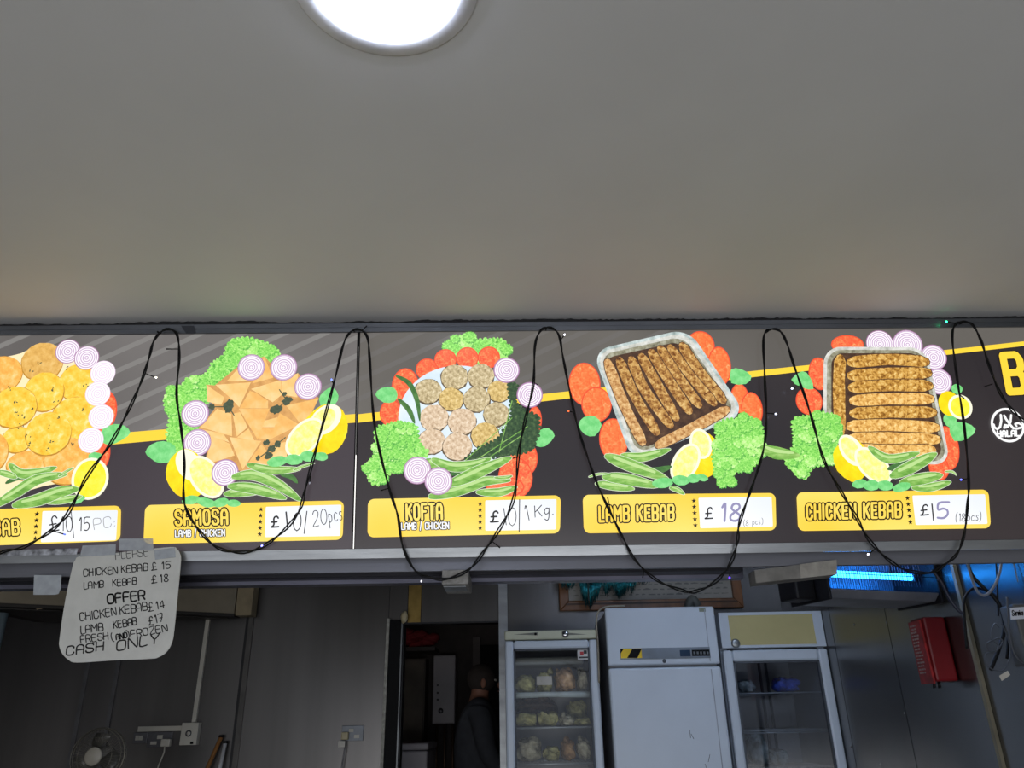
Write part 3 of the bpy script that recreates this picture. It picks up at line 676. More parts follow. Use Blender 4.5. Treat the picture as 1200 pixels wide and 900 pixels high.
for pts, wd, dk in (([(750, 550), (768, 552), (786, 547)], 7, 1), ([(729, 534), (752, 536), (784, 527)], 9, 0), ([(699, 567), (720, 570), (742, 573)], 8, 0), ([(708, 559), (735, 562), (770, 570)], 11, 0), ([(711, 535), (739, 546), (781, 561)], 12, 0),
                    ([(690, 559), (700, 556), (712, 555)], 2.5, 0), ([(785, 572), (793, 574), (801, 579)], 5, 0)): chilli(pts, wd, p, dk)
mint([(776, 566, 12, 6), (797, 563, 10, 6), (812, 561, 8, 5), (822, 560, 7, 4)], p)
# ---- picture 5: chicken kebab tray
base()
for x, y, r in ((1031, 403, 17), (1063.5, 404, 18.5), (1094, 419, 16), (1100, 447, 16)): onion(x, y, r, p)
for a in ((993, 404, 20, 12), (960, 438, 13, 20), (948, 470, 16, 17), (1110, 525, 14, 26), (1100, 548, 12, 15)): tomato(*a, p)
leaf([(927, 445), (940, 435), (949, 442), (953, 456), (939, 454)], p); leaf([(1112, 497), (1130, 495), (1143, 503), (1135, 513), (1118, 517)], p)
mint([(1121, 456, 7, 6), (1113, 492, 8, 9)], p)
ell('printed_lemon', 1112, 473, 13, 15, M_['lem'], p); lemon(1125, 477, 14.5, 15, 0, p, 'ley')
zq = lambda l: [(920 + x * .23333, 370 + y * .23333) for x, y in l]
poly('printed_foil_tray', rq([(965, 406.5), (1085, 407), (1114, 545), (964, 540)], 20), M_['foilw'], p); poly('printed_tray_lip', rq([(969, 410), (1082, 410.5), (1110, 541), (968, 538)], 17), M_['foild'], p)
poly('printed_tray_inside', rq([(974, 414), (1079, 414), (1105, 537), (974, 536)], 14), M_['sauce'], p)
for l, m, wd in (([(330, 235), (520, 220), (705, 232)], 'kebc', 14), ([(330, 302), (520, 290), (715, 288)], 'kebc', 14), ([(335, 362), (520, 350), (722, 352)], 'kebc', 14), ([(340, 428), (520, 418), (728, 418)], 'kebc2', 14), ([(340, 492), (520, 484), (740, 486)], 'kebc', 14),
               ([(320, 556), (520, 550), (755, 562)], 'kebc2', 14), ([(330, 618), (520, 615), (758, 622)], 'kebc2', 14), ([(350, 672), (560, 680), (735, 676)], 'kebc2', 14), ([(275, 215), (268, 360), (275, 590)], 'kebc', 14)):
    taper('printed_kebab', zq(l), wd, M_[m], p, cap=True, edge=M_['sauce'], wob=.05)
greens('printed_coriander', [(930, 492), (943, 489), (962, 484), (979, 489), (981, 502), (986, 515), (975, 525), (972, 543), (950, 547), (946, 559), (933, 558), (934, 550), (922, 546), (921, 534), (932, 522), (930, 506)], p, 36, 6)
poly('printed_lemon', [(975, 533), (981, 522), (997, 513), (1012, 524), (1020, 545), (1009, 561), (997, 565), (980, 552)], M_['lem'], p, sm=2)
ell('printed_lemon_slice_pith', 997, 528, 20, 13, M_['lep'], p, -60); ell('printed_lemon_slice', 996, 527, 16, 9, M_['lef'], p, -60)
lemon(1022, 546, 26, 16, -48, p)
for pts, wd, dk in (([(1040, 550), (1052, 545), (1062, 540)], 6, 1), ([(1018, 525), (1040, 538), (1075, 531)], 9, 0), ([(1069, 572), (1090, 571), (1112, 565)], 8, 0), ([(1055, 566), (1080, 561), (1102, 557)], 11, 0), ([(1044, 558), (1069, 546), (1095, 532)], 12, 0), ([(1106, 553), (1114, 553), (1119, 557)], 2.5, 0)): chilli(pts, wd, p, dk)
mint([(1006, 567, 9, 5), (1020, 569, 10, 6), (1036, 569, 9, 6), (1055, 571, 11, 5)], p)
# ---- price labels and lettering
def rrect(c, r, wob=0):
    pts = [Vector(S(*q)) for q in c]; out = []; n = 4
    for i in range(4):
        a, b, d = pts[i - 1], pts[i], pts[(i + 1) % 4]; e = (a - b).normalized() * r; f = (d - b).normalized() * r
        for k in range(7):
            t = k / 6 * math.pi / 2; out.append(b + e * (1 - math.sin(t)) + f * (1 - math.cos(t)))
    return out
def flat(name, pts, m, par):
    c = cen([(q.x, q.y) for q in pts]); return obj(name, MB().add([(q.x - c[0], q.y - c[1], 0) for q in pts], [tuple(range(len(pts)))]), m, par, loc=(c[0], c[1], nz()))
def label(c, wc, stars, par):
    Lay.z = 110
    flat('price_label', rrect(c, .020), M_['lab'], par); flat('price_box', rrect(wc, .004), M_['white'], par)
    mm = MB(); (xa, ya), (xb, yb) = stars
    for k in range(5):
        cx, cy = S(xa + (xb - xa) * k / 4, ya + (yb - ya) * k / 4)
        mm.add([(cx + (.0085 if j % 2 == 0 else .0036) * math.sin(j * math.pi / 5), cy + (.0085 if j % 2 == 0 else .0036) * math.cos(j * math.pi / 5), 0) for j in range(10)], [tuple(range(10))])
    obj('printed_stars', mm, M_['blk'], par, loc=(0, 0, nz()))
SF = lambda x, y: S(x, y)
def block(text, p0, p1, h, par, w1=2.8, w2=5.7, fill='lab', gap=2.4, slant=0):
    mm = MB(); write(mm, text, p0, p1, h, w2, SF, slant=slant, gap=gap); obj('lettering_outline', mm, M_['blk'], par, loc=(0, 0, nz()))
    mm = MB(); write(mm, text, p0, p1, h, w1, SF, slant=slant, gap=gap); obj('lettering', mm, M_[fill], par, loc=(0, 0, nz()))
def hand(text, p0, p1, h, par, wd=1.2, ink='ink', slant=.1, gap=1.5, jit=.3):
    mm = MB(); write(mm, text, p0, p1, h, wd, SF, slant=slant, jit=jit, gap=gap); obj('handwriting', mm, M_[ink], par, loc=(0, 0, nz()))
label([(-90, 599), (143, 592.5), (142, 634), (-90, 642)], [(51, 599), (139, 598), (137, 633), (49, 635.5)], ((44.5, 602.5), (42.5, 631)), PA)
block('KEBAB', (-27, 629), (23.5, 626), 17, PA)
hand('£', (60, 623), (70, 621), 17, PA, 1.6); hand('1', (73, 622), (76, 622), 16, PA, 1, slant=0); hand('0', (79, 624), (86, 623), 18, PA, 1)
hand('/', (87, 627), (92, 625), 22, PA, .9); hand('15', (94, 622), (106, 621), 15, PA, 1.2); hand('PC:', (112, 621), (136, 616), 12, PA, .8, 'inkg')
label([(171, 592), (403.5, 586.5), (402, 632.5), (169, 637.5)], [(312, 594), (400.5, 591.5), (399, 628), (311, 629.5)], ((306.5, 597), (305, 626)), PA)
block('SAMOSA', (207, 615.5), (267, 614), 17, PA); block('LAMB / CHICKEN', (206.5, 629), (264, 628), 7.5, PA, 1.3, 3.0, 'white', gap=1.9)
hand('£', (318.5, 617.5), (327, 617), 12, PA, 2); hand('|', (337, 620), (339, 620), 20, PA, 1.8, slant=-.1); hand('0', (344, 622.5), (353, 622), 21, PA, 1.2)
hand('/', (357, 622), (361, 621.5), 19, PA, 1.2); hand('20', (367.5, 617), (384, 614.5), 18, PA, .9); hand('pcs', (386, 613), (402, 609), 15, PA, .9)
label([(431.5, 585), (657, 580.5), (656, 625), (431, 629.8)], [(568.7, 586.5), (652, 585), (651.5, 620.5), (568.7, 622)], ((562.7, 590.5), (562.7, 618.5)), PB)
block('KOFTA', (477, 609), (518, 608), 17.5, PB); block('LAMB / CHICKEN', (471, 620.5), (526, 619.5), 7.5, PB, 1.3, 3.0, 'white', gap=1.9)
hand('£', (575, 611.5), (584, 611), 12, PB, 2); hand('|', (592, 615), (594, 615), 19, PB, 1, slant=-.15); hand('0', (596, 617), (605, 616), 21, PB, .9)
hand('/', (608, 618), (612, 617), 27, PB, 1.1, slant=.15); hand('1', (618, 610), (621, 609), 17, PB, 1); hand('Kg.', (627, 606), (648, 603), 13, PB, 1)
label([(682.5, 580), (908, 577.8), (909, 621.5), (684, 625)], [(818, 583.5), (903.5, 582.3), (905, 617), (820, 619)], ((812.6, 587), (814.3, 615.5)), PB)
block('LAMB KEBAB', (702.5, 611), (789, 609), 17, PB)
hand('£', (826, 607.5), (834.5, 607), 12.5, PB, 1.6); hand('18', (845, 611), (866, 610), 20, PB, 2.6, 'inkp'); hand('(8 pcs)', (871, 616), (893, 614), 6, PB, .7, 'inkg')
label([(932.5, 577.2), (1157, 573.8), (1160, 619), (934.5, 622.3)], [(1068, 580.8), (1153, 579.2), (1156, 614), (1072, 615.2)], ((1062.3, 584), (1065.7, 612)), PB)
block('CHICKEN KEBAB', (945, 608.5), (1054.5, 606), 17, PB)
hand('£', (1078, 604), (1087, 603), 11.5, PB, 1.6); hand('|', (1092, 609.5), (1094, 609.5), 19, PB, 1.6, slant=-.1); hand('5', (1097, 607.5), (1110, 606.5), 18, PB, 2.4, 'inkp'); hand('(18pcs)', (1119, 611.5), (1148, 609.5), 9, PB, .7, 'ink')
Lay.z = 110
block('B', (1182, 459.5), (1200.5, 458.5), 43, PB, 8.5, 10.5, 'yel', slant=-.14)
wt = pr('print_pure_white', (250, 250, 250), kind='flat')
c0 = S(1179.6, 498.4); mm = MB(); ribbon(mm, [(c0[0] + 18.8 * PXM * math.cos(2 * math.pi * k / 48), c0[1] + 19.2 * PXM * math.sin(2 * math.pi * k / 48)) for k in range(49)], 2.8 * PXM)
obj('halal_emblem_ring', mm, wt, PB, loc=(0, 0, nz()))
mm = MB(); write(mm, 'HALAL', (1167.8, 512), (1193, 511), 6.5, 1.9, SF, gap=2)
for l, wd in (([(1078, 500), (1080, 530), (1074, 560), (1060, 570), (1046, 562), (1042, 548)], 2.8), ([(1095, 503), (1104, 520), (1122, 545), (1140, 566)], 2.8), ([(1130, 500), (1127, 535), (1112, 560), (1094, 564), (1098, 550), (1110, 552)], 2.4),
              ([(1138, 565), (1160, 568), (1190, 560)], 2.6), ([(1150, 545), (1166, 540), (1180, 548), (1192, 556)], 2.4), ([(1158, 556), (1150, 548)], 2)):
    ribbon(mm, [S(*q) for q in zq(l)], wd * PXM)
obj('halal_emblem_text', mm, wt, PB, loc=(0, 0, nz()))
# ================================================================== STRING LIGHTS
HC = .028
def cab(px, py, h=HC):
    a = S(px, py, h); return W(a[0], a[1], h)
swag = [(-60, 668), (-20, 657), (5, 646), (28, 641), (60, 622), (80, 601), (101, 560), (130, 519), (150, 482), (166, 446), (175, 418), (180, 400), (190, 388), (200, 386), (208, 394), (210, 420), (207, 462), (212, 500), (216, 540), (215, 578), (218, 596), (232, 620), (252, 640),
        (275, 647), (300, 644), (328, 626), (350, 600), (358, 572), (372, 520), (391, 450), (402, 405), (410, 390), (420, 386), (430, 394), (433, 418), (437, 480), (443, 520), (456, 572), (466, 604), (472, 640), (486, 668), (505, 677), (525, 678),
        (550, 667), (568, 645), (590, 612), (603, 580), (608, 530), (616, 490), (625, 450), (627, 405), (634, 387), (645, 384), (655, 393), (660, 420), (668, 460), (677, 500), (690, 540), (702, 572), (718, 606), (730, 630), (745, 657), (770, 680), (800, 692),
        (815, 693), (838, 682), (856, 660), (864, 635), (866, 615), (876, 585), (885, 560), (895, 525), (898, 490), (896, 440), (895, 395), (903, 386), (914, 388), (922, 402), (931, 430), (945, 470), (954, 500), (966, 540), (985, 575), (1003, 605), (1018, 632), (1040, 655),
        (1062, 668), (1090, 671), (1108, 661), (1122, 648), (1130, 625), (1134, 590), (1135, 562), (1130, 500), (1121, 440), (1116, 395), (1120, 380), (1130, 377), (1140, 381), (1150, 400), (1158, 425), (1170, 456), (1184, 478), (1196, 490), (1215, 505), (1240, 520)]
path = smoothpath([cab(x, y) for x, y in swag], 7)
SLt = thing('string_lights', 'black twisted string of small coloured lights looped across the menu board', 'string lights', tuple(path[0]))
cable_m = mat('black_cable', (9, 9, 10), .5, spec=.25)
A1, A2 = [], []; ph = 0
for i, q in enumerate(path):
    ph += .42; t = (path[min(i + 1, len(path) - 1)] - path[max(i - 1, 0)]).normalized(); e = t.cross(Nn).normalized()
    off = (e * math.cos(ph) + Nn * math.sin(ph)) * (.0022 + .0016 * max(0, math.sin(i * .045)))
    A1.append(q + off); A2.append(q - off)
obj('cable', sub(MB().tube(A1, .0025, 6), SLt.location), cable_m, SLt)
obj('cable', sub(MB().tube(A2, .0025, 6), SLt.location), cable_m, SLt)
bulbs = [((171, 438), (182, 442), (255, 250, 225), 5), ((209, 409), (195, 409), None, 0), ((391, 451), (389, 446), (90, 110, 255), 4), ((364, 558), (363, 565), (150, 150, 160), .6), ((298, 645), (306, 640), (120, 120, 255), 6), ((61, 622), (75, 626), (60, 80, 255), 3),
         ((456, 572), (446, 575), None, 0), ((496, 673), (494, 680), (230, 230, 240), 1.5), ((576, 634), (586, 642), None, 0), ((656, 400), (661, 393), (240, 240, 255), 5), ((671, 483), (667, 482), (255, 110, 60), 1.5), ((627, 449), (630, 451), None, 0), ((608, 535), (601, 537), None, 0),
         ((716, 600), (712, 583), None, 0), ((897, 484), (908, 485), (220, 225, 255), 5), ((937, 452), (929, 455), (210, 225, 255), 5), ((755, 667), (753, 677), None, 0), ((856, 661), (855, 676), (90, 50, 255), 4), ((1120, 379), (1110, 377), (40, 255, 150), 9),
         ((1026, 643), (1018, 649), (235, 235, 255), 5), ((1134, 561), (1127, 562), (80, 90, 255), 6), ((1163, 450), (1154, 453), None, 0), ((423, 388), (430, 382), None, 0), ((1124, 462), (1130, 467), None, 0), ((952, 492), (955, 493), None, 0)]
for a, b, col, st in bulbs:
    A, B = cab(*a), cab(*b, HC + .006)
    d = (B - A).normalized()
    o = obj('light_holder', sub(MB().tube([A, A.lerp(B, .5), B], [.0014, .0016, .0022], 6), SLt.location), cable_m, SLt)
    if col:
        obj('bulb', sub(MB().lathe([(.0005, -.001), (.0023, .0005), (.0027, .003), (.0018, .0055), (.0004, .0065)], B, d, 10), SLt.location), glow('bulb_%d_%d_%d' % col, col, st), o)
for a in ((185, 389), (205, 389), (414, 387), (640, 385), (900, 388), (1128, 378)):   # clips that hold the loops to the top rail
    A = cab(*a); obj('clip', sub(MB().tube([A - Nn * .02, A + Nn * .003], .0028, 6), SLt.location), cable_m, SLt)
# ================================================================== PAPER NOTICE
YN = W(-1.35, -RW, 0).y - .030
def NF(px, py):    # notice plane, local x and z
    q = at(px, py, YN); return (q.x, q.z)
nb = at(140, 776, YN)
def plate(pts, th):   # prism standing in the plane Y = YN
    return MB().prism([(x, YN, z) for x, z in pts], (0, th, 0))
ol = [(85, 664), (88, 657), (93, 652), (120, 650), (160, 645), (200, 641), (207, 643), (211, 649), (212, 657), (209, 690), (204, 740), (201, 754), (195, 764), (186, 770), (176, 772), (130, 774), (90, 776.5), (80, 773), (73, 766), (69.5, 757), (70, 747), (76, 706)]
q = smoothpath([Vector((*NF(*p), 0)) for p in ol[-2:] + ol + ol[:2]], 4); q = [(v.x, v.y) for v in q[8:-4]]
NT = thing('paper_notice', 'handwritten white price notice with rounded corners taped under the menu board', 'notice', (nb.x, YN, nb.z))
card = obj('card', sub(plate(q, .002), NT.location), mat('white_card', (206, 206, 200), .6, var=.03, nscale=14), NT)
inkm = mat('black_marker', (38, 36, 36), .6)
nm = []
def note(text, p0, p1, h, wd, slant=.06, jit=.35, gap=1.5): nm.append((text, p0, p1, h, wd, slant, jit, gap))
note('PLEASE', (136, 655.5), (174, 651), 9.5, .8); note('CHICKEN_KEBAB', (98, 675.5), (173, 668.5), 8, 1.15); note('£', (178, 668.5), (184, 667.5), 8.5, 1.1); note('15', (190, 667), (200, 666), 8, 1.2)
note('LAMB', (98.5, 690), (121.5, 688), 7.5, 1.1); note('KEBAB', (132, 687), (160, 684.5), 7.5, 1.1); note('£', (178, 683.5), (184, 682.5), 8.5, 1.1); note('18', (188.5, 682.5), (197, 681.5), 8.5, 1.2)
note('OFFER', (126.5, 707.5), (170, 702.5), 10.5, 2.0); note('CHICKEN_KEBAB', (94.5, 727.5), (173, 715), 9, 1.2); note('£', (174.5, 716.5), (180, 715.5), 10, 1.1); note('14', (184, 714), (193, 712), 8.5, 1.2)
note('LAMB', (95, 742.5), (121, 739), 8.5, 1.2); note('KEBAB', (133.5, 736.7), (160.5, 731.8), 8, 1.2); note('£', (174.5, 732.5), (180, 731.5), 9.5, 1.2); note('17', (182.5, 730), (192, 727.5), 9, 1.2)
note('FRESH', (95, 753.5), (127, 749), 8, 1.15); note('(', (132, 751), (133.5, 750.5), 8, 1.1); note('AND', (136.5, 749.5), (149, 747.5), 6, 1.5, gap=1.5); note(')', (150, 748), (152, 747.5), 8, 1.1); note('FROZEN', (154, 747.5), (196, 739.5), 8, 1.15)
note('CASH', (78, 768), (121, 762), 10, 1.6, .2); note('ONLY', (137, 762.5), (186, 753.5), 11, 1.6, .25)
for i, (t_, a, b, h, wd, sl, ji, gp) in enumerate(nm):
    mm = MB(); write(mm, t_, a, b, h, wd, NF, slant=sl, jit=ji, gap=gp)
    mm.v = [(x, YN - .0004 - .00002 * i, y) for x, y, z in mm.v]
    obj('handwriting', sub(mm, NT.location), inkm, card)
tape_m = mat('clear_tape', (196, 202, 208), .25, var=.05, nscale=40); tape_m.node_tree.nodes['Principled BSDF'].inputs['Alpha'].default_value = .62
for pts in ([(97, 639.5), (136, 638), (135.5, 650), (94, 652.5)], [(140, 631.5), (179.5, 631), (180, 645), (140, 645.5)], [(181, 645), (205, 641.5), (206, 653), (182, 656)]):
    obj('tape', sub(MB().prism([(x, YN - .0016, z) for x, z in [NF(*q_) for q_ in pts]], (0, .0008, 0)), NT.location), tape_m, NT)
# ================================================================== BLOCKS AND TAPE UNDER THE BEAM
blk_m = mat('grey_foam', (138, 136, 132), .85, var=.12, nscale=60, bump=.2, bscale=150)
y0 = W(0, -RW, 0).y - .012; y0l = YN + .010
def beam_block(name, label, cat, l, r, t, b, Y, dep, m, skew=0.0):
    a = at(l, t, Y); c = at(r, b, Y); bl = at(l, b, Y)
    T = thing(name, label, cat, ((a.x + c.x) / 2, Y + dep / 2, c.z))
    return T, a, c
T, a, c = beam_block('foam_block', 'grey foam block wedged under the beam below the kofta picture', 'block', 518, 549, 669.5, 684.5, y0, 0, blk_m)
obj('block', sub(bx(a.x, c.x, y0, y0 + .19, c.z, a.z + .004), T.location), blk_m, T, bevel=.003)
obj('torn_tape', sub(bx(a.x + .003, c.x - .01, y0 + .03, y0 + .12, c.z - .003, c.z), T.location), tape_m, T)
P = [at(884, 668, y0 + .03), at(980, 656, y0 + .03), at(981, 673, y0 + .03), at(886, 683.5, y0 + .03)]
cx = (P[0].x + P[1].x) / 2
T = thing('cardboard_strip', 'long pale packing board taped under the beam beside the insect killer', 'board', (cx, y0 + .06, P[3].z))
obj('board', sub(MB().prism(P[::-1], (0, .07, 0)), T.location), mat('pale_board', (120, 118, 114), .8, var=.12, nscale=20), T, bevel=.002)
k1 = P[0].lerp(P[1], .55); k2 = P[3].lerp(P[2], .55); e_ = Vector((0, -.002, 0))
obj('tape', sub(MB().prism([k1 + e_, P[1] + e_, P[2] + e_, k2 + e_][::-1], (0, .0015, 0)), T.location), mat('packing_tape', (150, 146, 138), .3, var=.1, nscale=30), T)
q = [at(40, 674, y0l), at(72, 674, y0l), at(71, 690, y0l), at(68.5, 696, y0l), at(64, 697, y0l), at(39, 697, y0l)]
o = obj('tape_strip', MB().prism(q[::-1], (0, .0012, 0)), tape_m); tag(o, 'piece of cloudy tape hanging under the beam left of the price notice', 'tape')
q = [at(4, 645.5, y0l), at(94, 643.5, y0l), at(92, 651, y0l), at(2, 652, y0l)]
o = obj('torn_sticker', MB().prism([p - Vector((0, .012, 0)) for p in q][::-1], (0, .001, 0)), mat('sticker_residue', (140, 142, 148), .5, var=.45, nscale=45), None); tag(o, 'torn sticker residue on the board edge left of the price notice', 'sticker')
def hang(name, label, pts, r, m, cat='cable', fn=None, closed=False):
    q = smoothpath([fn(*p) for p in pts], 6)
    return tag(obj(name, MB().tube(q, r, 8), m), label, cat)
hang('black_hose', 'black hose sloping down at the far left under the beam', [(-30, 697), (5, 689.5), (40, 681), (60, 672)], .0085, cable_m, 'hose', lambda x, y: at(x, y, y0 + .16))
# ================================================================== EXTRACTOR HOOD
zh = at(-60, 705, 4.2).z; A = at(-60, 705, 4.2); B = atz(274, 720, zh); B.y = min(B.y, 4.93)
hood_m = mat('hood_beige', (122, 112, 92), .45, .3, var=.1, nscale=4)
T = thing('extractor_hood', 'beige metal extractor hood hanging above the dark left wall', 'extractor hood', ((A.x + B.x) / 2, 4.6, zh))
nrm = Vector((B.y - A.y, -(B.x - A.x), 0)).normalized()
def hexq(a, b, y1, z0, z1): return MB().hexa([(a.x, a.y, z0), (b.x, b.y, z0), (b.x, y1, z0), (a.x, y1, z0), (a.x, a.y, z1), (b.x, b.y, z1), (b.x, y1, z1), (a.x, y1, z1)])
obj('canopy', sub(hexq(A, B, 5.03, zh, zh + .45), T.location), hood_m, T)
obj('lip', sub(hexq(A + nrm * .012, B + nrm * .012, 5.0, zh - .014, zh + .004), T.location), mat('hood_lip', (38, 34, 30), .5, .5), T)  # dark colour stands for the shade under the canopy
for k in range(3):
    a_ = A.lerp(B, .08 + k * .31); b_ = A.lerp(B, .34 + k * .31)
    obj('grease_filter', sub(MB().hexa([(a_.x, a_.y + .06, zh - .02), (b_.x, b_.y + .06, zh - .02), (b_.x, 4.98, zh - .02), (a_.x, 4.98, zh - .02), (a_.x, a_.y + .06, zh - .015), (b_.x, b_.y + .06, zh - .015), (b_.x, 4.98, zh - .015), (a_.x, 4.98, zh - .015)]), T.location), mat('filter_dark', (46, 44, 42), .4, .8), T)
e = at(275, 705, 4.95); f2 = at(297, 705, 4.95)
obj('end_post', sub(MB().box(B.x + .004, f2.x, 4.93, 5.03, zh - .005, zh + .45), T.location), mat('cream_post', (140, 126, 98), .5, var=.15), T)
s_ = at(47, 711, A.lerp(B, .32).y - .012)
obj('torn_label', sub(MB().blob(s_, (.022, .004, .012), 5, .5), T.location), mat('label_cream', (200, 180, 150), .7), T)
pp = at(-1, 735, 4.45)
T = thing('vertical_pipe', 'pale upright pipe at the far left under the hood', 'pipe', (pp.x, 4.45, 0)); pm = mat('pipe_pale', (140, 158, 165), .4, .3)
obj('pipe', MB().lathe([(.03, .012), (.03, zh - .03)], (0, 0, 0), n=16), pm, T); obj('foot_flange', MB().lathe([(.06, 0), (.06, .012), (.03, .012)], (0, 0, 0), n=16), pm, T)
# ================================================================== PEDESTAL FAN
fc = at(115.5, 886, 4.45); fr = abs(at(145.5, 886, 4.45).x - fc.x)
T = thing('pedestal_fan', 'round wire cage fan in front of the dark steel wall', 'fan', (fc.x, fc.y, 0))
wire = mat('fan_wire', (120, 116, 106), .35, .5); z = fc.z
def ringpts(r, y, n=48): return [(r * math.cos(2 * math.pi * k / n), y, z + r * math.sin(2 * math.pi * k / n)) for k in range(n)]
cg = MB(); cg.tube(ringpts(fr, 0), .004, 6, True); cg.tube(ringpts(fr * .97, -.03), .002, 5, True); cg.tube(ringpts(fr * .66, -.045), .0015, 5, True); cg.tube(ringpts(fr * .97, .03), .002, 5, True)
obj('cage_rim', cg, wire, T)
sp = MB()
for k in range(48):
    an = 2 * math.pi * k / 48; c_, s2 = math.cos(an), math.sin(an)
    sp.tube([(fr * .3 * c_, -.052, z + fr * .3 * s2), (fr * .66 * c_, -.047, z + fr * .66 * s2), (fr * .93 * c_, -.034, z + fr * .93 * s2), (fr * c_, 0, z + fr * s2)], .0009, 4)
    sp.tube([(fr * .3 * c_, .06, z + fr * .3 * s2), (fr * .9 * c_, .045, z + fr * .9 * s2), (fr * c_, 0, z + fr * s2)], .0009, 4)
obj('cage_wires', sp, wire, T)
obj('hub_badge', MB().lathe([(fr * .33, .0), (fr * .33, .006), (fr * .28, .011), (.003, .012)], (0, -.052, z), (0, -1, 0), 32), mat('fan_badge', (178, 172, 158), .4), T)
for k in range(3):
    b_ = MB(); vs = []
    for i in range(7):
        rr = fr * (.14 + .74 * i / 6)
        for s3 in (-1, 1):
            an = 2 * math.pi * k / 3 + s3 * (.22 + .42 * math.sin(math.pi * i / 7)) - .1 * i
            vs.append((rr * math.cos(an), .0 + s3 * .018, z + rr * math.sin(an)))
    b_.add(vs, [(2 * i, 2 * i + 2, 2 * i + 3, 2 * i + 1) for i in range(6)], True)
    o = obj('blade', b_, mat('fan_blade', (96, 94, 88), .3), T); sd = o.modifiers.new('s', 'SOLIDIFY'); sd.thickness = .002
obj('motor', MB().lathe([(.02, -.03), (.045, .03), (.045, .1), (.03, .14), (.005, .145)], (0, 0, z), (0, 1, 0), 20), mat('fan_body', (150, 146, 138), .4), T)
obj('pole', MB().lathe([(.012, .03), (.012, z - .04)], (0, .08, 0), n=12), wire, T)
obj('base', MB().lathe([(.17, 0), (.17, .012), (.06, .03), (.014, .05)], (0, .08, 0), n=32), mat('fan_body', (150, 146, 138), .4), T)
# ================================================================== SOCKETS, TRUNKING AND TOOLS ON THE BACK WALL
YW = YB - .006
cream = mat('socket_white', (186, 182, 170), .4, var=.04)
dsteel = mat('socket_steel', (92, 92, 96), .35, .6)
def wbox(l, r, t, b, Y, d):    # box on the back wall from its photographed front face
    a = at(l, t, Y); c_ = at(r, b, Y); return bx(a.x, c_.x, Y, Y + d, c_.z, a.z)
def wt_(name, label, cat, px, py, Y=YW, group=None):
    q = at(px, py, Y); return thing(name, label, cat, tuple(q), group)
def root(o):
    while o.parent: o = o.parent
    return o
def wpart(name, mb, m, T, bevel=0): return obj(name, sub(mb, root(T).matrix_basis.translation), m, T, bevel)
T = wt_('cable_trunking', 'pale upright cable trunking running down to the dial timer', 'trunking', 228, 845)
x1 = at(236.5, 787, YW).x
wpart('upright_channel', bx(x1 - .012, x1 + .012, YW - .02, YW, at(228, 847, YW).z, at(240, 724, YW).z), cream, T); wpart('side_channel', wbox(162, 214, 851.5, 856.5, YW - .022, .022), cream, T)
T = wt_('dial_timer', 'white wall box with a round dial at the foot of the trunking', 'timer', 221, 874)
wpart('box', wbox(213.5, 229.5, 847, 873, YW - .05, .05), cream, T, .003)
q = at(221, 859.5, YW - .05); wpart('dial', MB().lathe([(.018, 0), (.018, .004), (.012, .010), (.003, .010)], q, (0, -1, 0), 24), dsteel, T)
q = at(221, 859.5, YW - .0605); wpart('dial_face', MB().lathe([(.011, 0), (.011, .001), (.002, .001)], q, (0, -1, 0), 24), cream, T)
wpart('switch', wbox(223, 226, 869, 872, YW - .053, .004), black, T)
T = wt_('double_socket', 'steel double wall socket with a white plug beside the dial timer', 'socket', 187, 876)
wpart('face_plate', wbox(174, 200, 858, 875.5, YW - .012, .012), dsteel, T, .002)
wpart('rocker_switch', wbox(184.5, 190, 861.5, 866, YW - .018, .006), cream, T)
wpart('outlet', wbox(176.5, 183, 869, 872.5, YW - .014, .003), cream, T)
o = wpart('plug', wbox(188.5, 198, 866, 875, YW - .045, .033), cream, T, .006)
wpart('cord', MB().tube(smoothpath([at(193, 874, YW - .03), at(192, 882, YW - .05), at(188, 892, YW - .05), at(184, 906, YW - .04), at(180, 960, YW - .02)], 5), .004, 6), cream, o)
T = wt_('light_switch', 'small twin rocker switch on a dark plate left of the double socket', 'switch', 163, 870)
wpart('face_plate', wbox(157, 171.5, 858.5, 871, YW - .01, .01), dsteel, T, .002)
for l, r in ((159, 162), (163.2, 166.4)): wpart('rocker', wbox(l, r, 862, 867.5, YW - .016, .006), cream, T)
T = wt_('single_socket', 'grey wall socket with a cream plug left of the doorway', 'socket', 413, 869)
wpart('face_plate', wbox(401, 425, 850.5, 868, YW - .014, .014), mat('socket_grey', (120, 124, 130), .4, .3), T, .002)
wpart('rocker_switch', wbox(409, 414, 854, 858, YW - .02, .006), cream, T); wpart('outlet', wbox(415, 421, 861, 865, YW - .016, .003), cream, T)
o = wpart('plug', wbox(400, 407.5, 858, 867, YW - .045, .03), mat('plug_cream', (176, 164, 130), .5), T, .005)
wpart('cord', MB().tube(smoothpath([at(403.5, 866, YW - .03), at(404, 876, YW - .04), at(402, 890, YW - .04), at(400, 905, YW - .04), at(396, 960, YW - .02)], 5), .0045, 6), dsteel, o)
wpart('paper_tag', wbox(396.5, 404, 868.5, 875.5, YW - .05, .001), mat('tag_white', (190, 186, 176), .6), T)
def pole(name, label, cat, p, q_, r, m, m2, hx_=0):
    a = at(*p, YW - .03); b_ = at(*q_, YW - .07); d = (b_ - a); k = (a.z - .10) / (a.z - b_.z); ft = a + d * k; ft = Vector((a.x + hx_, YW - .2, .1))
    T = thing(name, label, cat, (ft.x, ft.y, 0)); wpart('handle', MB().tube([a, ft], r, 10), m, T)
    wpart('end_cap', MB().tube([a + Vector((0, 0, .0)), a + Vector((0, 0, .012))], r * 1.15, 10), m2, T)
    wpart('head', bx(ft.x - .14, ft.x + .14, ft.y - .035, ft.y + .035, .0, .11), m2, T)
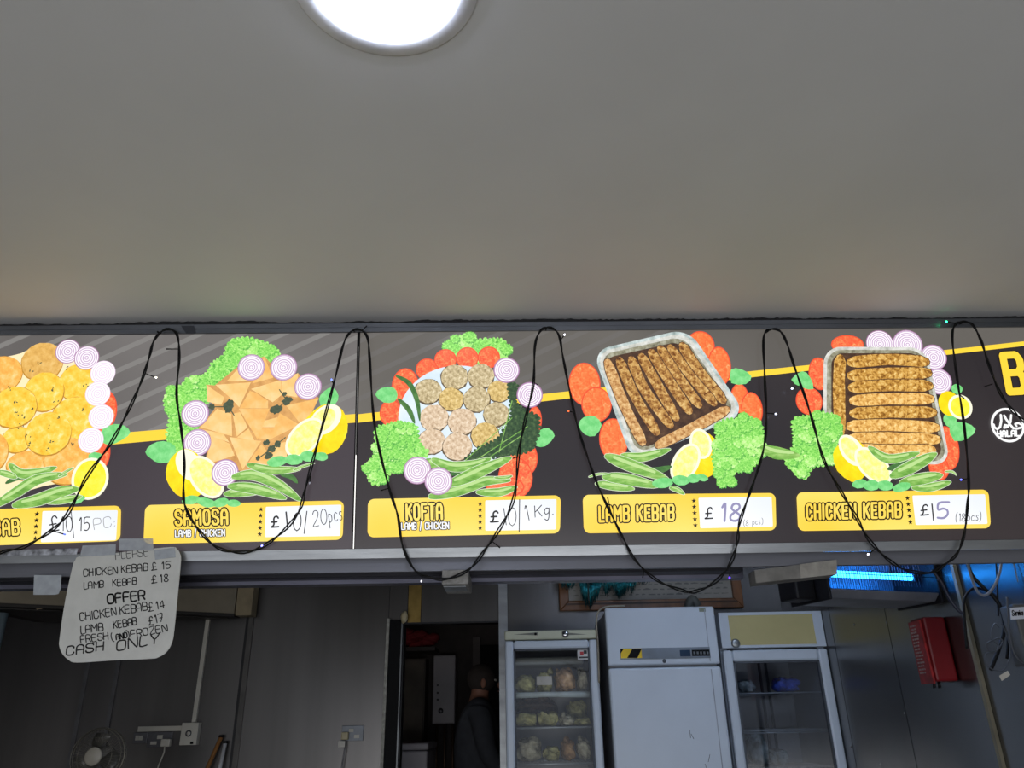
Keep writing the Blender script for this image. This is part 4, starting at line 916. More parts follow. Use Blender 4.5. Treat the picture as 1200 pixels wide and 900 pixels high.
pole('broom', 'brown wooden broom handle leaning beside a white one', 'broom', (259, 864), (241, 905), .012, mat('broom_wood', (140, 96, 52), .6), black, -.42)
pole('mop', 'white mop handle leaning beside the brown broom handle', 'mop', (264, 871), (255, 905), .011, mat('mop_white', (206, 206, 206), .4), black, -.09)
# ================================================================== STORE ROOM: freezer, boiler, person
white_d = mat('appliance_white', (176, 172, 178), .35, var=.03)
Yf = 6.1
a = at(440, 872, Yf); b = at(501, 872, Yf); zt = a.z
T = thing('chest_freezer', 'white chest freezer with a patterned top inside the dark store room', 'freezer', ((a.x + b.x) / 2, Yf + .33, 0))
bk = .62
wpart('body', bx(a.x, b.x, Yf, Yf + bk, 0, zt - .05), white_d, T, .01); wpart('lid', bx(a.x - .008, b.x + .008, Yf - .012, Yf + bk, zt - .045, zt), white_d, T, .012)
mm = MB(); rnd = random.Random(3)
for k in range(26):
    x_, y_ = rnd.uniform(a.x + .1, b.x - .1), rnd.uniform(Yf + .08, Yf + bk - .1); mm.add([(x_ + rnd.uniform(.01, .04) * math.cos(j), y_ + rnd.uniform(.02, .06) * math.sin(j), zt + .0006) for j in range(6)], [tuple(range(6))])
wpart('lid_pattern', mm, mat('pattern_red', (110, 70, 78), .5), T)
Yb2 = YR - .28; a = at(508, 768, Yb2); b = at(533, 848, Yb2)
T = thing('wall_boiler', 'tall white boiler hanging on the dark store room wall', 'boiler', ((a.x + b.x) / 2, Yb2 + .14, b.z))
wpart('casing', bx(a.x, b.x, Yb2, Yb2 + .28, b.z, a.z), white_d, T, .01)
q = at(516.5, 833, Yb2); wpart('gauge', MB().lathe([(.022, 0), (.022, .006), (.004, .006)], q, (0, -1, 0), 20), dsteel, T)
for i, py in enumerate((803, 812, 820)):
    q = at(513, py, Yb2); wpart('control_knob', MB().lathe([(.009, 0), (.009, .008), (.002, .008)], q, (0, -1, 0), 12), dsteel, T)
for dx in (-.12, .0, .12): wpart('pipe', MB().tube([((a.x + b.x) / 2 + dx * .6, Yb2 + .15, b.z), ((a.x + b.x) / 2 + dx * .6, Yb2 + .15, .9)], .011, 8), mat('pipe_dull', (110, 90, 76), .4, .6), T)
a = at(479, 772, 7.2); b = at(498, 900, 7.2)
T = thing('tall_cabinet', 'tall brown cabinet standing at the left of the store room', 'cabinet', ((a.x + b.x) / 2 - .1, 7.35, 0))
wpart('carcass', bx(a.x - .45, b.x - .02, 7.22, 7.5, 0, a.z), mat('cabinet_brown', (86, 78, 70), .6), T); 
for i in range(2): wpart('door', bx(a.x - .44 + i * (.39 + .0), a.x - .06 + i * .39 if i == 0 else b.x - .03, 7.195, 7.22, .05, a.z - .02), mat('cabinet_door', (98, 90, 80), .6), T)
a = at(563, 756, YR - .03); b = at(583, 850, YR - .03)
T = struct('door_2', bx(a.x, b.x + .35, YR - .04, YR, 0, a.z), black)
struct('door_frame', MB().box(a.x - .07, a.x, YR - .06, YR, 0, a.z + .07), mat('frame_store', (100, 92, 90), .6), T)
rc = MB()
for k, (px, py) in enumerate(((476, 742), (484, 747), (492, 744), (500, 753), (478, 752), (489, 756), (505, 748))): rc.blob(at(px, py, 6.6), (.07, .05, .035), k, .4)
o = obj('red_cloth', rc, mat('red_cloth', (120, 28, 34), .8)); tag(o, 'crumpled dark red cloth on top of the store room cabinet', 'cloth')
shelf = at(488, 760, 6.6); o = obj('wall_shelf', bx(-2.2, at(512, 760, 6.6).x, 6.45, 6.8, shelf.z - .03, shelf.z), mat('shelf_dark', (50, 44, 42), .6)); tag(o, 'dark shelf holding red cloth high in the store room', 'shelf')
T = thing('store_room_lamp', 'small bare bulb lamp on the store room ceiling out of sight of the doorway', 'lamp', (-1.5, 5.9, 2.4))  # unseen bulb added to brighten the dark store room
obj('rose', MB().lathe([(.05, 0), (.05, -.02), (.015, -.03)], (0, 0, 0), n=16), ring_m, T)
obj('bulb', MB().lathe([(.012, -.03), (.03, -.06), (.033, -.085), (.02, -.11), (.002, -.118)], (0, 0, 0), n=16), glow('bulb_dim', (255, 236, 225), 13), T)
# person
def skin(name, verts, edges, radii, m, parent, root=0, sub_=2):
    me = bpy.data.meshes.new(name); me.from_pydata([tuple(v) for v in verts], edges, []); me.materials.append(m)
    o = bpy.data.objects.new(name, me); C.objects.link(o); o.parent = parent
    o.modifiers.new('skin', 'SKIN').use_smooth_shade = True
    if not me.skin_vertices:
        pass
    sv = me.skin_vertices[0].data
    for i, r_ in enumerate(radii): sv[i].radius = r_ if isinstance(r_, tuple) else (r_, r_)
    for v in sv: v.use_root = False
    sv[root].use_root = True
    s_ = o.modifiers.new('sub', 'SUBSURF'); s_.levels = sub_; s_.render_levels = sub_
    return o
YP = 5.62
hd = at(567, 793, YP); px0 = at(563, 850, YP).x
T = thing('person', 'person in a dark top with short hair turned away in the store room doorway', 'person', (px0, YP, 0))
ht = at(563, 778.5, YP).z
H_ = ht * 1.04
def L_(x, y, z): return (x, y, z)
skinm = mat('skin', (150, 104, 84), .6, var=.08); shirt = mat('dark_sweater', (52, 54, 60), .85, var=.08, nscale=20); trous = mat('dark_trousers', (34, 34, 40), .85)
hx = hd.x - px0
hz = ht - .115
# body: pelvis, spine bent forward to the right (+x), neck, head, arms, legs
bv = [(0, 0, .98), (-.01, 0, 1.15), (-.02, 0, 1.32), (-.025, .0, 1.46), (.0, 0, 1.56), (hx - .025, 0, hz - .09), (hx, 0, hz), (hx - .005, 0, hz + .045),
      (.0, -.19, 1.49), (.06, -.24, 1.22), (.24, -.20, 1.08), (.33, -.17, 1.05), (.0, .19, 1.49), (.06, .24, 1.22), (.24, .20, 1.08), (.33, .17, 1.05),
      (.0, -.10, .9), (.03, -.11, .5), (.0, -.11, .10), (.13, -.12, .035), (.0, .10, .9), (.03, .11, .5), (.0, .11, .10), (.13, .12, .035),
      (hx + .06, 0, hz - .03)]
be = [(0, 1), (1, 2), (2, 3), (3, 4), (4, 5), (5, 6), (6, 7), (3, 8), (8, 9), (9, 10), (10, 11), (3, 12), (12, 13), (13, 14), (14, 15), (0, 16), (16, 17), (17, 18), (18, 19), (0, 20), (20, 21), (21, 22), (22, 23), (6, 24)]
br = [.13, .12, .125, .12, .07, .055, (.088, .075), (.082, .07), .06, .045, .032, .026, .06, .045, .032, .026, .085, .058, .04, .035, .085, .058, .04, .035, .05]
SZ = (ht - .27) / 1.50
neck = (hx - .035, 0, hz - .085)
bv = [(x, y, z * SZ) if i not in (5, 6, 7, 24) else (x, y, z) for i, (x, y, z) in enumerate(bv)]; bv[4] = (.0, 0, ht - .24); bv[5] = (hx - .035, 0, hz - .075)
body = skin('body', bv, be, br, skinm, T)
FZ = 1.05 * (SZ - 1)
for s in (-1, 1):
    for k in range(4):
        y_ = s * .18 + (k - 1.5) * .019
        skin('finger', [(.34, y_, 1.045 + FZ), (.385, y_, 1.035 + FZ), (.41, y_, 1.015 + FZ), (.415, y_, .995 + FZ)], [(0, 1), (1, 2), (2, 3)], [.0095, .009, .008, .007], skinm, body, sub_=1)
    skin('thumb', [(.33, s * .18 - s * .03, 1.05 + FZ), (.36, s * .18 - s * .055, 1.05 + FZ), (.385, s * .18 - s * .06, 1.035 + FZ)], [(0, 1), (1, 2)], [.011, .010, .008], skinm, body, sub_=1)
obj('nose', MB().blob((hx + .11, 0, hz - .02), (.018, .014, .022), 1, .05), skinm, body)
for s in (-1, 1):
    obj('ear', MB().blob((hx + .0, s * .082, hz - .01), (.018, .010, .030), 2, .05), skinm, body)
    obj('eye', MB().blob((hx + .080, s * .032, hz + .012), (.009, .012, .007), 2, .02), mat('eye_white', (200, 196, 190), .3), body)
obj('mouth', MB().blob((hx + .10, 0, hz - .06), (.008, .022, .005), 2, .02), mat('lips', (130, 74, 66), .5), body)
hr = MB().blob((hx - .018, 0, hz + .022), (.098, .087, .096), 4, .02, 20, 12)
obj('hair', hr, mat('hair_dark', (58, 50, 46), .8, bump=.3, bscale=200), T)
skin('sweater', [(x, y, z * SZ) for x, y, z in [(0, 0, .95), (-.01, 0, 1.12), (-.025, 0, 1.32), (-.03, 0, 1.46), (.0, 0, (ht - .235) / SZ), (.0, -.19, 1.49), (.06, -.245, 1.22), (.23, -.20, 1.085), (.0, .19, 1.49), (.06, .245, 1.22), (.23, .20, 1.085)]],
     [(0, 1), (1, 2), (2, 3), (3, 4), (3, 5), (5, 6), (6, 7), (3, 8), (8, 9), (9, 10)], [(.15, .17), (.14, .17), (.15, .18), (.14, .17), .085, .082, .066, .05, .082, .066, .05], shirt, T)
skin('trousers', [(0, 0, .95), (.0, -.10, .86), (.03, -.11, .5), (.0, -.11, .12), (.0, .10, .86), (.03, .11, .5), (.0, .11, .12)], [(0, 1), (1, 2), (2, 3), (0, 4), (4, 5), (5, 6)], [(.14, .16), .105, .08, .066, .105, .08, .066], trous, T)
for s in (-1, 1): obj('shoe', MB().blob((.06, s * .115, .05), (.15, .052, .05), 6, .03), black, T)
# ================================================================== FRIDGES
fw_ = mat('fridge_white', (196, 206, 218), .32, var=.02, nscale=3); gk = mat('gasket_grey', (70, 76, 84), .6)
inner = mat('fridge_liner', (150, 152, 154), .5, var=.04); wire_m = mat('shelf_wire', (170, 178, 182), .3, .4)
gl = glass('fridge_glass', (.98, .98, .98), 0); gld = glass('fridge_glass_grey', (.80, .83, .88), .12)
def cabinet_shell(T, x0, x1, y0, y1, z0, z1, t=.035):
    wpart('carcass', MB().box(x0, x0 + t, y0, y1, z0, z1).box(x1 - t, x1, y0, y1, z0, z1).box(x0 + t, x1 - t, y1 - t, y1, z0, z1).box(x0 + t, x1 - t, y0, y1 - t, z0, z0 + .14).box(x0 + t, x1 - t, y0, y1 - t, z1 - .03, z1), fw_, T)
    wpart('liner', MB().box(x0 + t, x0 + t + .004, y0, y1 - t, z0 + .14, z1 - .03).box(x1 - t - .004, x1 - t, y0, y1 - t, z0 + .14, z1 - .03).box(x0 + t + .004, x1 - t - .004, y1 - t - .004, y1 - t, z0 + .14, z1 - .03), inner, T)
def door_frame(T, x0, x1, z0, z1, y, sl, st, sb, glassm, th=.05):
    D = wpart('door', MB().box(x0, x0 + sl, y, y + th, z0, z1).box(x1 - sl, x1, y, y + th, z0, z1).box(x0 + sl, x1 - sl, y, y + th, z1 - st, z1).box(x0 + sl, x1 - sl, y, y + th, z0, z0 + sb), fw_, T, .012)
    wpart('gasket', MB().box(x0 + sl - .002, x0 + sl + .008, y + .008, y + .03, z0 + sb, z1 - st).box(x1 - sl - .008, x1 - sl + .002, y + .008, y + .03, z0 + sb, z1 - st).box(x0 + sl, x1 - sl, y + .008, y + .03, z1 - st - .008, z1 - st + .002), gk, D)
    g_ = obj('glass_pane', sub(bx(x0 + sl, x1 - sl, y + .015, y + .019, z0 + sb, z1 - st), T.location), glassm, D)
    return D
# --- glass door fridge with bags (left)
Y1 = 4.4; x0, x1 = at(591.5, 745, Y1).x, at(699.5, 745, Y1).x; zt = at(645, 738.5, Y1).z; zd = at(645, 750, Y1).z
FA = thing('display_fridge', 'white glass door fridge full of bagged food next to the doorway', 'fridge', ((x0 + x1) / 2, Y1 + .3, 0))
cabinet_shell(FA, x0, x1, Y1 + .055, 5.0, .0, zt - .005)
hdr = wpart('header', bx(x0 - .002, x1 + .002, Y1 + .0, Y1 + .06, zd + .004, zt), mat('header_cream', (196, 198, 176), .35, var=.04), FA, .008)
q = at(662.5, 743, Y1); wpart('lock', MB().lathe([(.019, 0), (.019, .006), (.012, .010), (.003, .011)], q, (0, -1, 0), 20), mat('chrome', (170, 172, 176), .15, 1), hdr)
q = at(627.5, 743, Y1); wpart('indicator', MB().lathe([(.007, 0), (.007, .003), (.001, .003)], q, (0, -1, 0), 12), black, hdr)
mm = MB()
for sx in (-1, 1):
    q1 = at(645 + sx * 15, 741, Y1 - .0015); q2 = at(645 + sx * 43, 743.5, Y1 - .0015); q3 = at(645 + sx * 15, 744.5, Y1 - .0015); mm.prism([q1, q2, q3] if sx < 0 else [q3, q2, q1], (0, .0012, 0))
wpart('emblem_stripe', mm, mat('stripe_grey', (110, 112, 104), .5), hdr)
DA = door_frame(FA, x0, x1, .12, zd, Y1, .047, .045, .06, gl)
wpart('sticker', wbox(676.5, 691, 760.5, 773, Y1 + .012, .001), mat('sticker_white', (205, 205, 205), .5), DA)
wpart('sticker_print', MB().box(*[v for v in (at(680, 766, Y1).x, at(684, 766, Y1).x)], Y1 + .0105, Y1 + .0115, at(680, 767.5, Y1).z, at(680, 763.5, Y1).z), mat('print_red', (190, 50, 60), .5), DA)
wpart('sticker_print', MB().box(at(684.2, 766, Y1).x, at(688, 766, Y1).x, Y1 + .0105, Y1 + .0115, at(680, 766, Y1).z, at(680, 762, Y1).z).box(at(678.5, 766, Y1).x, at(689.5, 766, Y1).x, Y1 + .0105, Y1 + .0115, at(680, 771.2, Y1).z, at(680, 769.3, Y1).z), mat('print_dark', (50, 50, 54), .5), DA)
Ys = Y1 + .09
def shelf_(T, xa, xb, py, th, m, depth=.42, px=645):
    z_ = at(px, py, Ys).z; mm = MB().tube([(xa, Ys, z_ - .005), (xb, Ys, z_ - .005)], th, 6); 
    mm.tube([(xa, Ys + depth, z_ - .005), (xb, Ys + depth, z_ - .005)], th, 6)
    k = 22
    for i in range(k): mm.tube([(xa + (xb - xa) * (i + .5) / k, Ys, z_ - .003), (xa + (xb - xa) * (i + .5) / k, Ys + depth, z_ - .003)], .002, 4)
    wpart('shelf', mm, m, T); return z_
zA = shelf_(FA, x0 + .04, x1 - .04, 811.5, .010, wire_m); zB = shelf_(FA, x0 + .04, x1 - .04, 851.5, .006, wire_m); zC = shelf_(FA, x0 + .04, x1 - .04, 894, .006, wire_m)
wpart('shelf_frost', MB().tube([(x0 + .05, Ys - .004, zA - .012), ((x0 + x1) / 2 - .03, Ys - .004, zA - .010), (x1 - .05, Ys - .004, zA - .014)], [.016, .014, .017], 10), mat('frost', (190, 204, 205), .5), FA)
wpart('evaporator_cover', bx(x0 + .045, x1 - .07, Y1 + .1, Y1 + .4, at(640, 779, Y1 + .1).z, at(640, 770, Y1 + .1).z), mat('evap_grey', (120, 126, 122), .4), FA, .012)
def crumple(name, col, rough=.25):
    if name in MATS: return MATS[name]
    m, nt, b = bsdf(name); v = objco(nt)
    nt.links.new(ramp(nt, noise(nt, v, 22, 5), [(.3, tuple(c * .55 for c in col)), (.55, col), (.75, tuple(min(255, c * 1.25) for c in col))]), b.inputs['Base Color'])
    b.inputs['Roughness'].default_value = rough; b.inputs['Coat Weight'].default_value = .5; b.inputs['Coat Roughness'].default_value = .1
    bp = nt.nodes.new('ShaderNodeBump'); bp.inputs['Strength'].default_value = .8; bp.inputs['Distance'].default_value = .02
    nt.links.new(noise(nt, v, 40, 5, .6, 1.5), bp.inputs['Height']); nt.links.new(bp.outputs[0], b.inputs['Normal']); MATS[name] = m; return m
bm1 = crumple('bag_olive', (206, 202, 138)); bm2 = crumple('bag_peach', (214, 170, 120)); bm3 = crumple('bag_clear', (212, 206, 176), .15); bm4 = crumple('bag_dark', (84, 66, 52)); bm5 = crumple('bag_blue', (60, 96, 230)); bm6 = crumple('bag_white', (176, 190, 190), .2)
def bag(l, r, t, b, z_, Y, dep, m, label, seed, group=None, neck=None):
    if neck is None: neck = 'knotted' in label or 'upright' in label
    a_ = at(l, t, Y); c_ = at(r, b, Y); cx_ = (a_.x + c_.x) / 2; rx = abs(c_.x - a_.x) / 2; h = max(.02, a_.z - z_)
    T = thing('food_bag', label, 'bag', (cx_, Y + dep / 2, z_), group)
    f_ = .45 if neck else .5
    mm = MB().blob((0, 0, h * f_), (rx * .96, dep * .45, h * (f_ - .01)), seed, .13, 30, 20, .72)
    rn = random.Random(seed * 7); P3 = [(rn.uniform(20, 60), rn.uniform(20, 60), rn.uniform(0, 6)) for _ in range(4)]
    def cr(x, y, z): return sum(abs(math.sin(x * a_ + z * b_ + c2)) - .5 for a_, b_, c2 in P3) * .006
    mm.v = [(max(-rx, min(rx, x + cr(x, y, z))), y + cr(z, x, y) * 2 - .0, max(z + cr(y, z, x), .004)) for x, y, z in mm.v]
    obj('bag_body', mm, m, T)
    if neck:
        rnd = random.Random(seed); nx = rnd.uniform(-.5, .5) * rx
        obj('bag_neck', MB().tube([(nx * .6, -dep * .2, h * .72), (nx, -dep * .22, h * .84), (nx * 1.3, -dep * .25, h * .93), (nx * 1.5 + .01, -dep * .3, h * .97)], [.008, .006, .011, .02], 8), m, T)
    return T
bag(603, 629, 791, 811, zA, Ys + .02, .3, bm1, 'flat olive food bag at the left of the top shelf of the glass door fridge', 1)
o = bag(629, 648, 785, 811, zA, Ys + .03, .22, bm1, 'upright olive food bag with a white label on the top fridge shelf', 2)
q = o.location; obj('paper_label', MB().prism([(-.045, -.108, .04), (.04, -.108, .04), (.04, -.108, .085), (-.045, -.108, .085)], (0, .001, 0)), mat('tag_white', (190, 186, 176), .6), o)
bag(649, 676, 783, 810, zA, Ys + .02, .25, bm2, 'peach coloured food bag in the middle of the top fridge shelf', 3)
bag(676, 690, 782, 811, zA, Ys + .04, .25, bm3, 'clear crumpled food bag at the right end of the top fridge shelf', 4)
bag(603, 655, 819, 838, zB, Ys + .24, .16, bm4, 'dark brown food bag behind the others on the middle fridge shelf', 5, neck=False)
bag(603, 629, 837, 851, zB, Ys + .02, .2, bm1, 'pale olive food bag at the left of the middle fridge shelf', 6)
bag(629, 655, 836, 851, zB, Ys + .02, .2, bm1, 'second olive food bag from the left on the middle fridge shelf', 7)
bag(654, 674, 838, 852, zB, Ys + .02, .2, bm3, 'clear knotted food bag in the middle of the middle fridge shelf', 8)
bag(663, 690, 822, 842, zB, Ys + .24, .15, bm1, 'large pale food bag propped at the right back of the middle fridge shelf', 9)
bag(672, 694, 842, 852, zB, Ys + .02, .18, bm1, 'low pale food bag at the right front of the middle fridge shelf', 10)
bag(603, 636, 867, 894, zC, Ys + .02, .26, bm3, 'large clear food bag at the left of the lowest visible fridge shelf', 11)
bag(636, 657, 877, 894, zC, Ys + .02, .22, bm1, 'small round food bag in the middle of the lowest visible fridge shelf', 12)
bag(657, 676, 866, 894, zC, Ys + .02, .26, bm2, 'upright beige food bag on the lowest visible fridge shelf', 13)
bag(676, 694, 865, 894, zC, Ys + .02, .26, bm3, 'upright clear food bag at the right of the lowest visible fridge shelf', 14)
# --- solid door fridge (middle)
Y2 = 4.3; x0, x1 = at(708.5, 712, Y2).x, at(836.5, 712, Y2).x; zt = at(770, 711.5, Y2).z; zs = at(775, 780.5, Y2).z
FB = thing('solid_fridge', 'tall white solid door fridge with a yellow and black striped control panel', 'fridge', ((x0 + x1) / 2, Y2 + .35, 0))
wpart('carcass', bx(x0 + .008, x1 - .008, Y2 + .05, 4.98, .06, zt - .01), mat('fridge_side_grey', (150, 152, 158), .4), FB, .008)
H2 = wpart('header', bx(x0, x1, Y2, Y2 + .048, zs + .006, zt), fw_, FB, .01)
D2 = wpart('door', bx(x0, x1, Y2, Y2 + .048, .1, zs - .006), fw_, FB, .012)
wpart('edge_trim', bx(x1 - .055, x1 - .0502, Y2 - .0015, Y2, zs + .02, zt - .015), mat('trim_line', (150, 158, 170), .4), H2)
wpart('edge_trim', bx(x1 - .055, x1 - .0502, Y2 - .0015, Y2, .12, zs - .02), mat('trim_line', (150, 158, 170), .4), D2)
cp = wpart('control_panel', wbox(726.5, 833, 760, 771, Y2 - .004, .004), mat('panel_grey', (112, 122, 134), .35, .3), H2)
wpart('display', wbox(796.5, 809.5, 761.8, 769, Y2 - .0052, .0012), mat('display_dark', (34, 58, 84), .15), H2); wpart('keypad', wbox(810.5, 832, 761.5, 768.5, Y2 - .0052, .0012), black, H2)
for i in range(5): wpart('key', wbox(812.5 + i * 3.9, 815 + i * 3.9, 763.5, 766.5, Y2 - .0058, .0008), mat('key_grey', (90, 96, 104), .4), H2)
def strp(l): return MB().prism([at(l, 771, Y2 - .0052), at(l + 6.5, 771, Y2 - .0052), at(l + 13, 760.3, Y2 - .0052), at(l + 6.5, 760.3, Y2 - .0052)], (0, .001, 0))
yl_ = mat('hazard_yellow', (226, 190, 0), .4)
wpart('hazard_patch', wbox(727, 752.5, 760.2, 771, Y2 - .0048, .0008), yl_, H2)
wpart('hazard_stripe', MB().prism([at(735, 771, Y2 - .0052), at(747, 771, Y2 - .0052), at(752, 760.4, Y2 - .0052), at(741, 760.4, Y2 - .0052)], (0, .0004, 0)), black, H2)
wpart('hazard_stripe', MB().prism([at(727.2, 766, Y2 - .0052), at(727.2, 760.4, Y2 - .0052), at(731, 760.4, Y2 - .0052)], (0, .0004, 0)), black, H2)
q = at(778.5, 774.6, Y2); wpart('keyhole', MB().lathe([(.010, 0), (.010, .003), (.002, .003)], q, (0, -1, 0), 16), gk, H2)
wpart('maker_plate', wbox(819, 827, 712.8, 716.8, Y2 - .001, .001), mat('plate_greenish', (120, 128, 110), .4), H2)
for fx in (x0 + .05, x1 - .05):
    for fy in (Y2 + .12, 4.9): wpart('foot', MB().lathe([(.022, 0), (.018, .06)], (fx, fy, 0), n=12), gk, FB)
mm = MB()
for l in (((808, 855), (809.5, 865)), ((810, 860), (813, 866)), ((832, 884), (830, 893)), ((826, 895), (828, 900))): mm.tube([at(*l[0], Y2 - .0006), at(*l[1], Y2 - .0006)], .0012, 4)
wpart('scratches', mm, gk, D2)
# cable behind the solid fridge
hang('cream_cable', 'thin cream cable looping over the left top edge of the solid fridge', [(702, 800), (701, 760), (699, 730), (702, 716), (712, 711), (732, 710)], .005, mat('cable_cream', (150, 144, 128), .5), fn=lambda x, y: at(x, y, Y2 + .09) if x < 708 else at(x, y, Y2 + .09))
o = obj('hose_end', MB().tube(smoothpath([at(806, 713, 4.7), at(811, 702, 4.7), at(818, 711, 4.7)], 5), [.026] * 11, 10), mat('hose_grey', (86, 88, 84), .6)); tag(o, 'short grey hose end on top of the solid door fridge', 'hose')
# --- glass door fridge (right)
Y3 = 4.4; x0, x1 = at(841.5, 718, Y3).x, at(960, 718, Y3).x; zt = at(900, 717, Y3).z; zs = at(900, 760, Y3).z
FC_ = thing('upright_display_fridge', 'glass door fridge with a yellow header panel beside the steel side wall', 'fridge', ((x0 + x1) / 2, Y3 + .3, 0))
x1 = XW - .004
cabinet_shell(FC_, x0, x1, Y3 + .055, 5.0, 0, zt - .004)
H3 = wpart('header', MB().box(x0, x1, Y3 + .006, Y3 + .055, zs + .006, zt - .002).box(x0, x0 + .052, Y3, Y3 + .006, zs + .006, zt).box(x1 - .052, x1, Y3, Y3 + .006, zs + .006, zt).box(x0 + .052, x1 - .052, Y3, Y3 + .006, zt - .016, zt).box(x0 + .052, x1 - .052, Y3, Y3 + .006, zs + .006, zs + .02), fw_, FC_, .002)
wpart('sign_panel', bx(x0 + .052, x1 - .052, Y3 + .001, Y3 + .006, zs + .02, zt - .016), mat('panel_yellow', (188, 178, 128), .3, var=.05, nscale=3), H3)
q = at(862, 754, Y3); wpart('lock_badge', MB().lathe([(.024, 0), (.024, .005), (.016, .009), (.003, .009)], q, (0, -1, 0), 20), mat('badge_grey', (140, 144, 146), .3, .6), H3)
D3 = door_frame(FC_, x0, x1, .12, zs - .004, Y3, .052, .06, .07, gld)
Ys = Y3 + .09
zA = shelf_(FC_, x0 + .04, x1 - .04, 811, .004, wire_m, px=905); zB = shelf_(FC_, x0 + .04, x1 - .04, 854.5, .006, wire_m, px=905)
shelf_(FC_, x0 + .04, x1 - .04, 857.5, .004, wire_m, px=905); zC = shelf_(FC_, x0 + .04, x1 - .04, 898.5, .004, wire_m, px=905)
for i in range(2):
    for xx in (x0 + .12 + i * .22, x0 + .16 + i * .22): wpart('shelf_rail', bx(xx, xx + .012, 4.94, 4.955, .2, zt - .1), gk, FC_)
bag(910, 943, 794, 811, zA, Ys + .02, .2, bm5, 'blue plastic bag on the top shelf of the yellow header fridge', 21)
bag(868, 890, 797, 811, zA, Ys + .02, .2, bm6, 'pale clear bag on the top shelf of the yellow header fridge', 22)
bag(881, 906, 862, 899, zC, Ys + .04, .26, bm6, 'large clear bag heaped at the left of the right hand fridge', 23)
bag(908, 930, 880, 899, zC, Ys + .03, .24, bm6, 'smaller clear bag beside the heaped one in the right hand fridge', 24)
# ================================================================== FRAMED PICTURE AND TINSEL
YP2 = YB - .012
a = at(656, 716, YP2); b = at(871, 713, YP2); zb_ = (a.z + b.z) / 2 ; xa, xb = a.x, b.x; zt_ = zb_ + .62
wood = mat('frame_wood', (124, 80, 42), .4, var=.2, nscale=10, stretch=(1, 1, .2))
T = thing('framed_picture', 'wooden framed sheet of small writing on the wall above the fridges', 'picture', ((xa + xb) / 2, YP2, zb_))
fwid = .06
for pts in ([(xa, zb_), (xb, zb_), (xb - fwid, zb_ + fwid), (xa + fwid, zb_ + fwid)], [(xb, zb_), (xb, zt_), (xb - fwid, zt_ - fwid), (xb - fwid, zb_ + fwid)], [(xb, zt_), (xa, zt_), (xa + fwid, zt_ - fwid), (xb - fwid, zt_ - fwid)], [(xa, zt_), (xa, zb_), (xa + fwid, zb_ + fwid), (xa + fwid, zt_ - fwid)]):
    wpart('frame_rail', MB().prism([(x, YP2 - .03, z) for x, z in pts], (0, .036, 0)), wood, T, .005)
for pts in ([(xa + fwid * .55, zb_ + fwid * .55), (xb - fwid * .55, zb_ + fwid * .55), (xb - fwid * .75, zb_ + fwid * .75), (xa + fwid * .75, zb_ + fwid * .75)],):
    wpart('frame_groove', MB().prism([(x, YP2 - .033, z) for x, z in pts], (0, .004, 0)), mat('groove_dark', (70, 44, 24), .5), T)
SH = wpart('sheet', bx(xa + fwid, xb - fwid, YP2 - .006, YP2 + .004, zb_ + fwid, zt_ - fwid), mat('old_paper', (150, 148, 142), .5, var=.05), T)
mm = MB(); rnd = random.Random(5)
for r_ in range(9):
    z_ = zb_ + fwid + .03 + r_ * .032; x_ = xa + fwid + .03
    while x_ < xb - fwid - .05:
        l = rnd.uniform(.015, .05); mm.add([(x_, YP2 - .0065, z_), (x_ + l, YP2 - .0065, z_ + rnd.uniform(-.003, .003)), (x_ + l, YP2 - .0065, z_ + .006), (x_ + l * .5, YP2 - .0065, z_ + rnd.uniform(.004, .013)), (x_, YP2 - .0065, z_ + .006)], [(0, 1, 2, 3, 4)]); x_ += l + rnd.uniform(.008, .02)
o = wpart('small_writing', mm, mat('writing_grey', (108, 108, 106), .6), T); o['kind'] = 'stuff'
mm = MB(); rnd = random.Random(9)
for (l, r, yb, n) in ((656, 676, 693, 46), (680, 704, 716, 90), (704, 718, 701, 30), (716, 738, 703, 80), (736, 746, 698, 24), (746, 762, 686, 22)):
    for k in range(n):
        t_ = rnd.random(); px = l + (r - l) * t_; end = yb - abs(t_ - .45) * (yb - 684) * .8 - rnd.uniform(0, 5)
        tp = at(px + rnd.uniform(-3, 3), 672, 4.93); md = at(px + rnd.uniform(-1, 1), (672 + end) / 2, 4.9); bt = at(px + rnd.uniform(-2, 2) + (.45 - t_) * 6, end, 4.93 + rnd.uniform(-.03, .03))
        mm.tube([tp, md, bt], [.0022, .0022, .0012], 3)
o = obj('tinsel_garland', mm, mat('tinsel_teal', (20, 104, 112), .25, .6, var=.5, nscale=60)); tag(o, 'teal tinsel tassels hanging over the framed sheet', 'garland'); o['kind'] = 'stuff'
# ================================================================== INSECT KILLER
YI = 2.95
fl = at(974, 700, YI); zI = fl.z; fr_ = atz(1101, 704.5, zI); ax = (fr_ - fl); Wd = ax.length; ang = math.atan2(ax.y, ax.x)
T = thing('insect_killer', 'blue glowing electric insect killer hanging near the steel side wall', 'insect killer', tuple(fl)); T.rotation_euler = (0, 0, ang)
hs = mat('killer_grey', (128, 132, 142), .35, .2); bk_ = mat('killer_black', (18, 18, 22), .4)
Dp, Hh = .22, .30
obj('lower_panel', MB().hexa([(0, .02, 0), (Wd, .02, 0), (Wd, Dp, 0), (0, Dp, 0), (0, -.01, .03), (Wd, -.01, .03), (Wd, Dp, .03), (0, Dp, .03)]), hs, T, .004)
obj('top_panel', bx(0, Wd, -.01, Dp, Hh - .04, Hh), hs, T, .004)
obj('back_plate', bx(.002, Wd - .002, Dp - .006, Dp, .03, Hh - .04), mat('killer_back', (120, 130, 150), .4, .3), T)
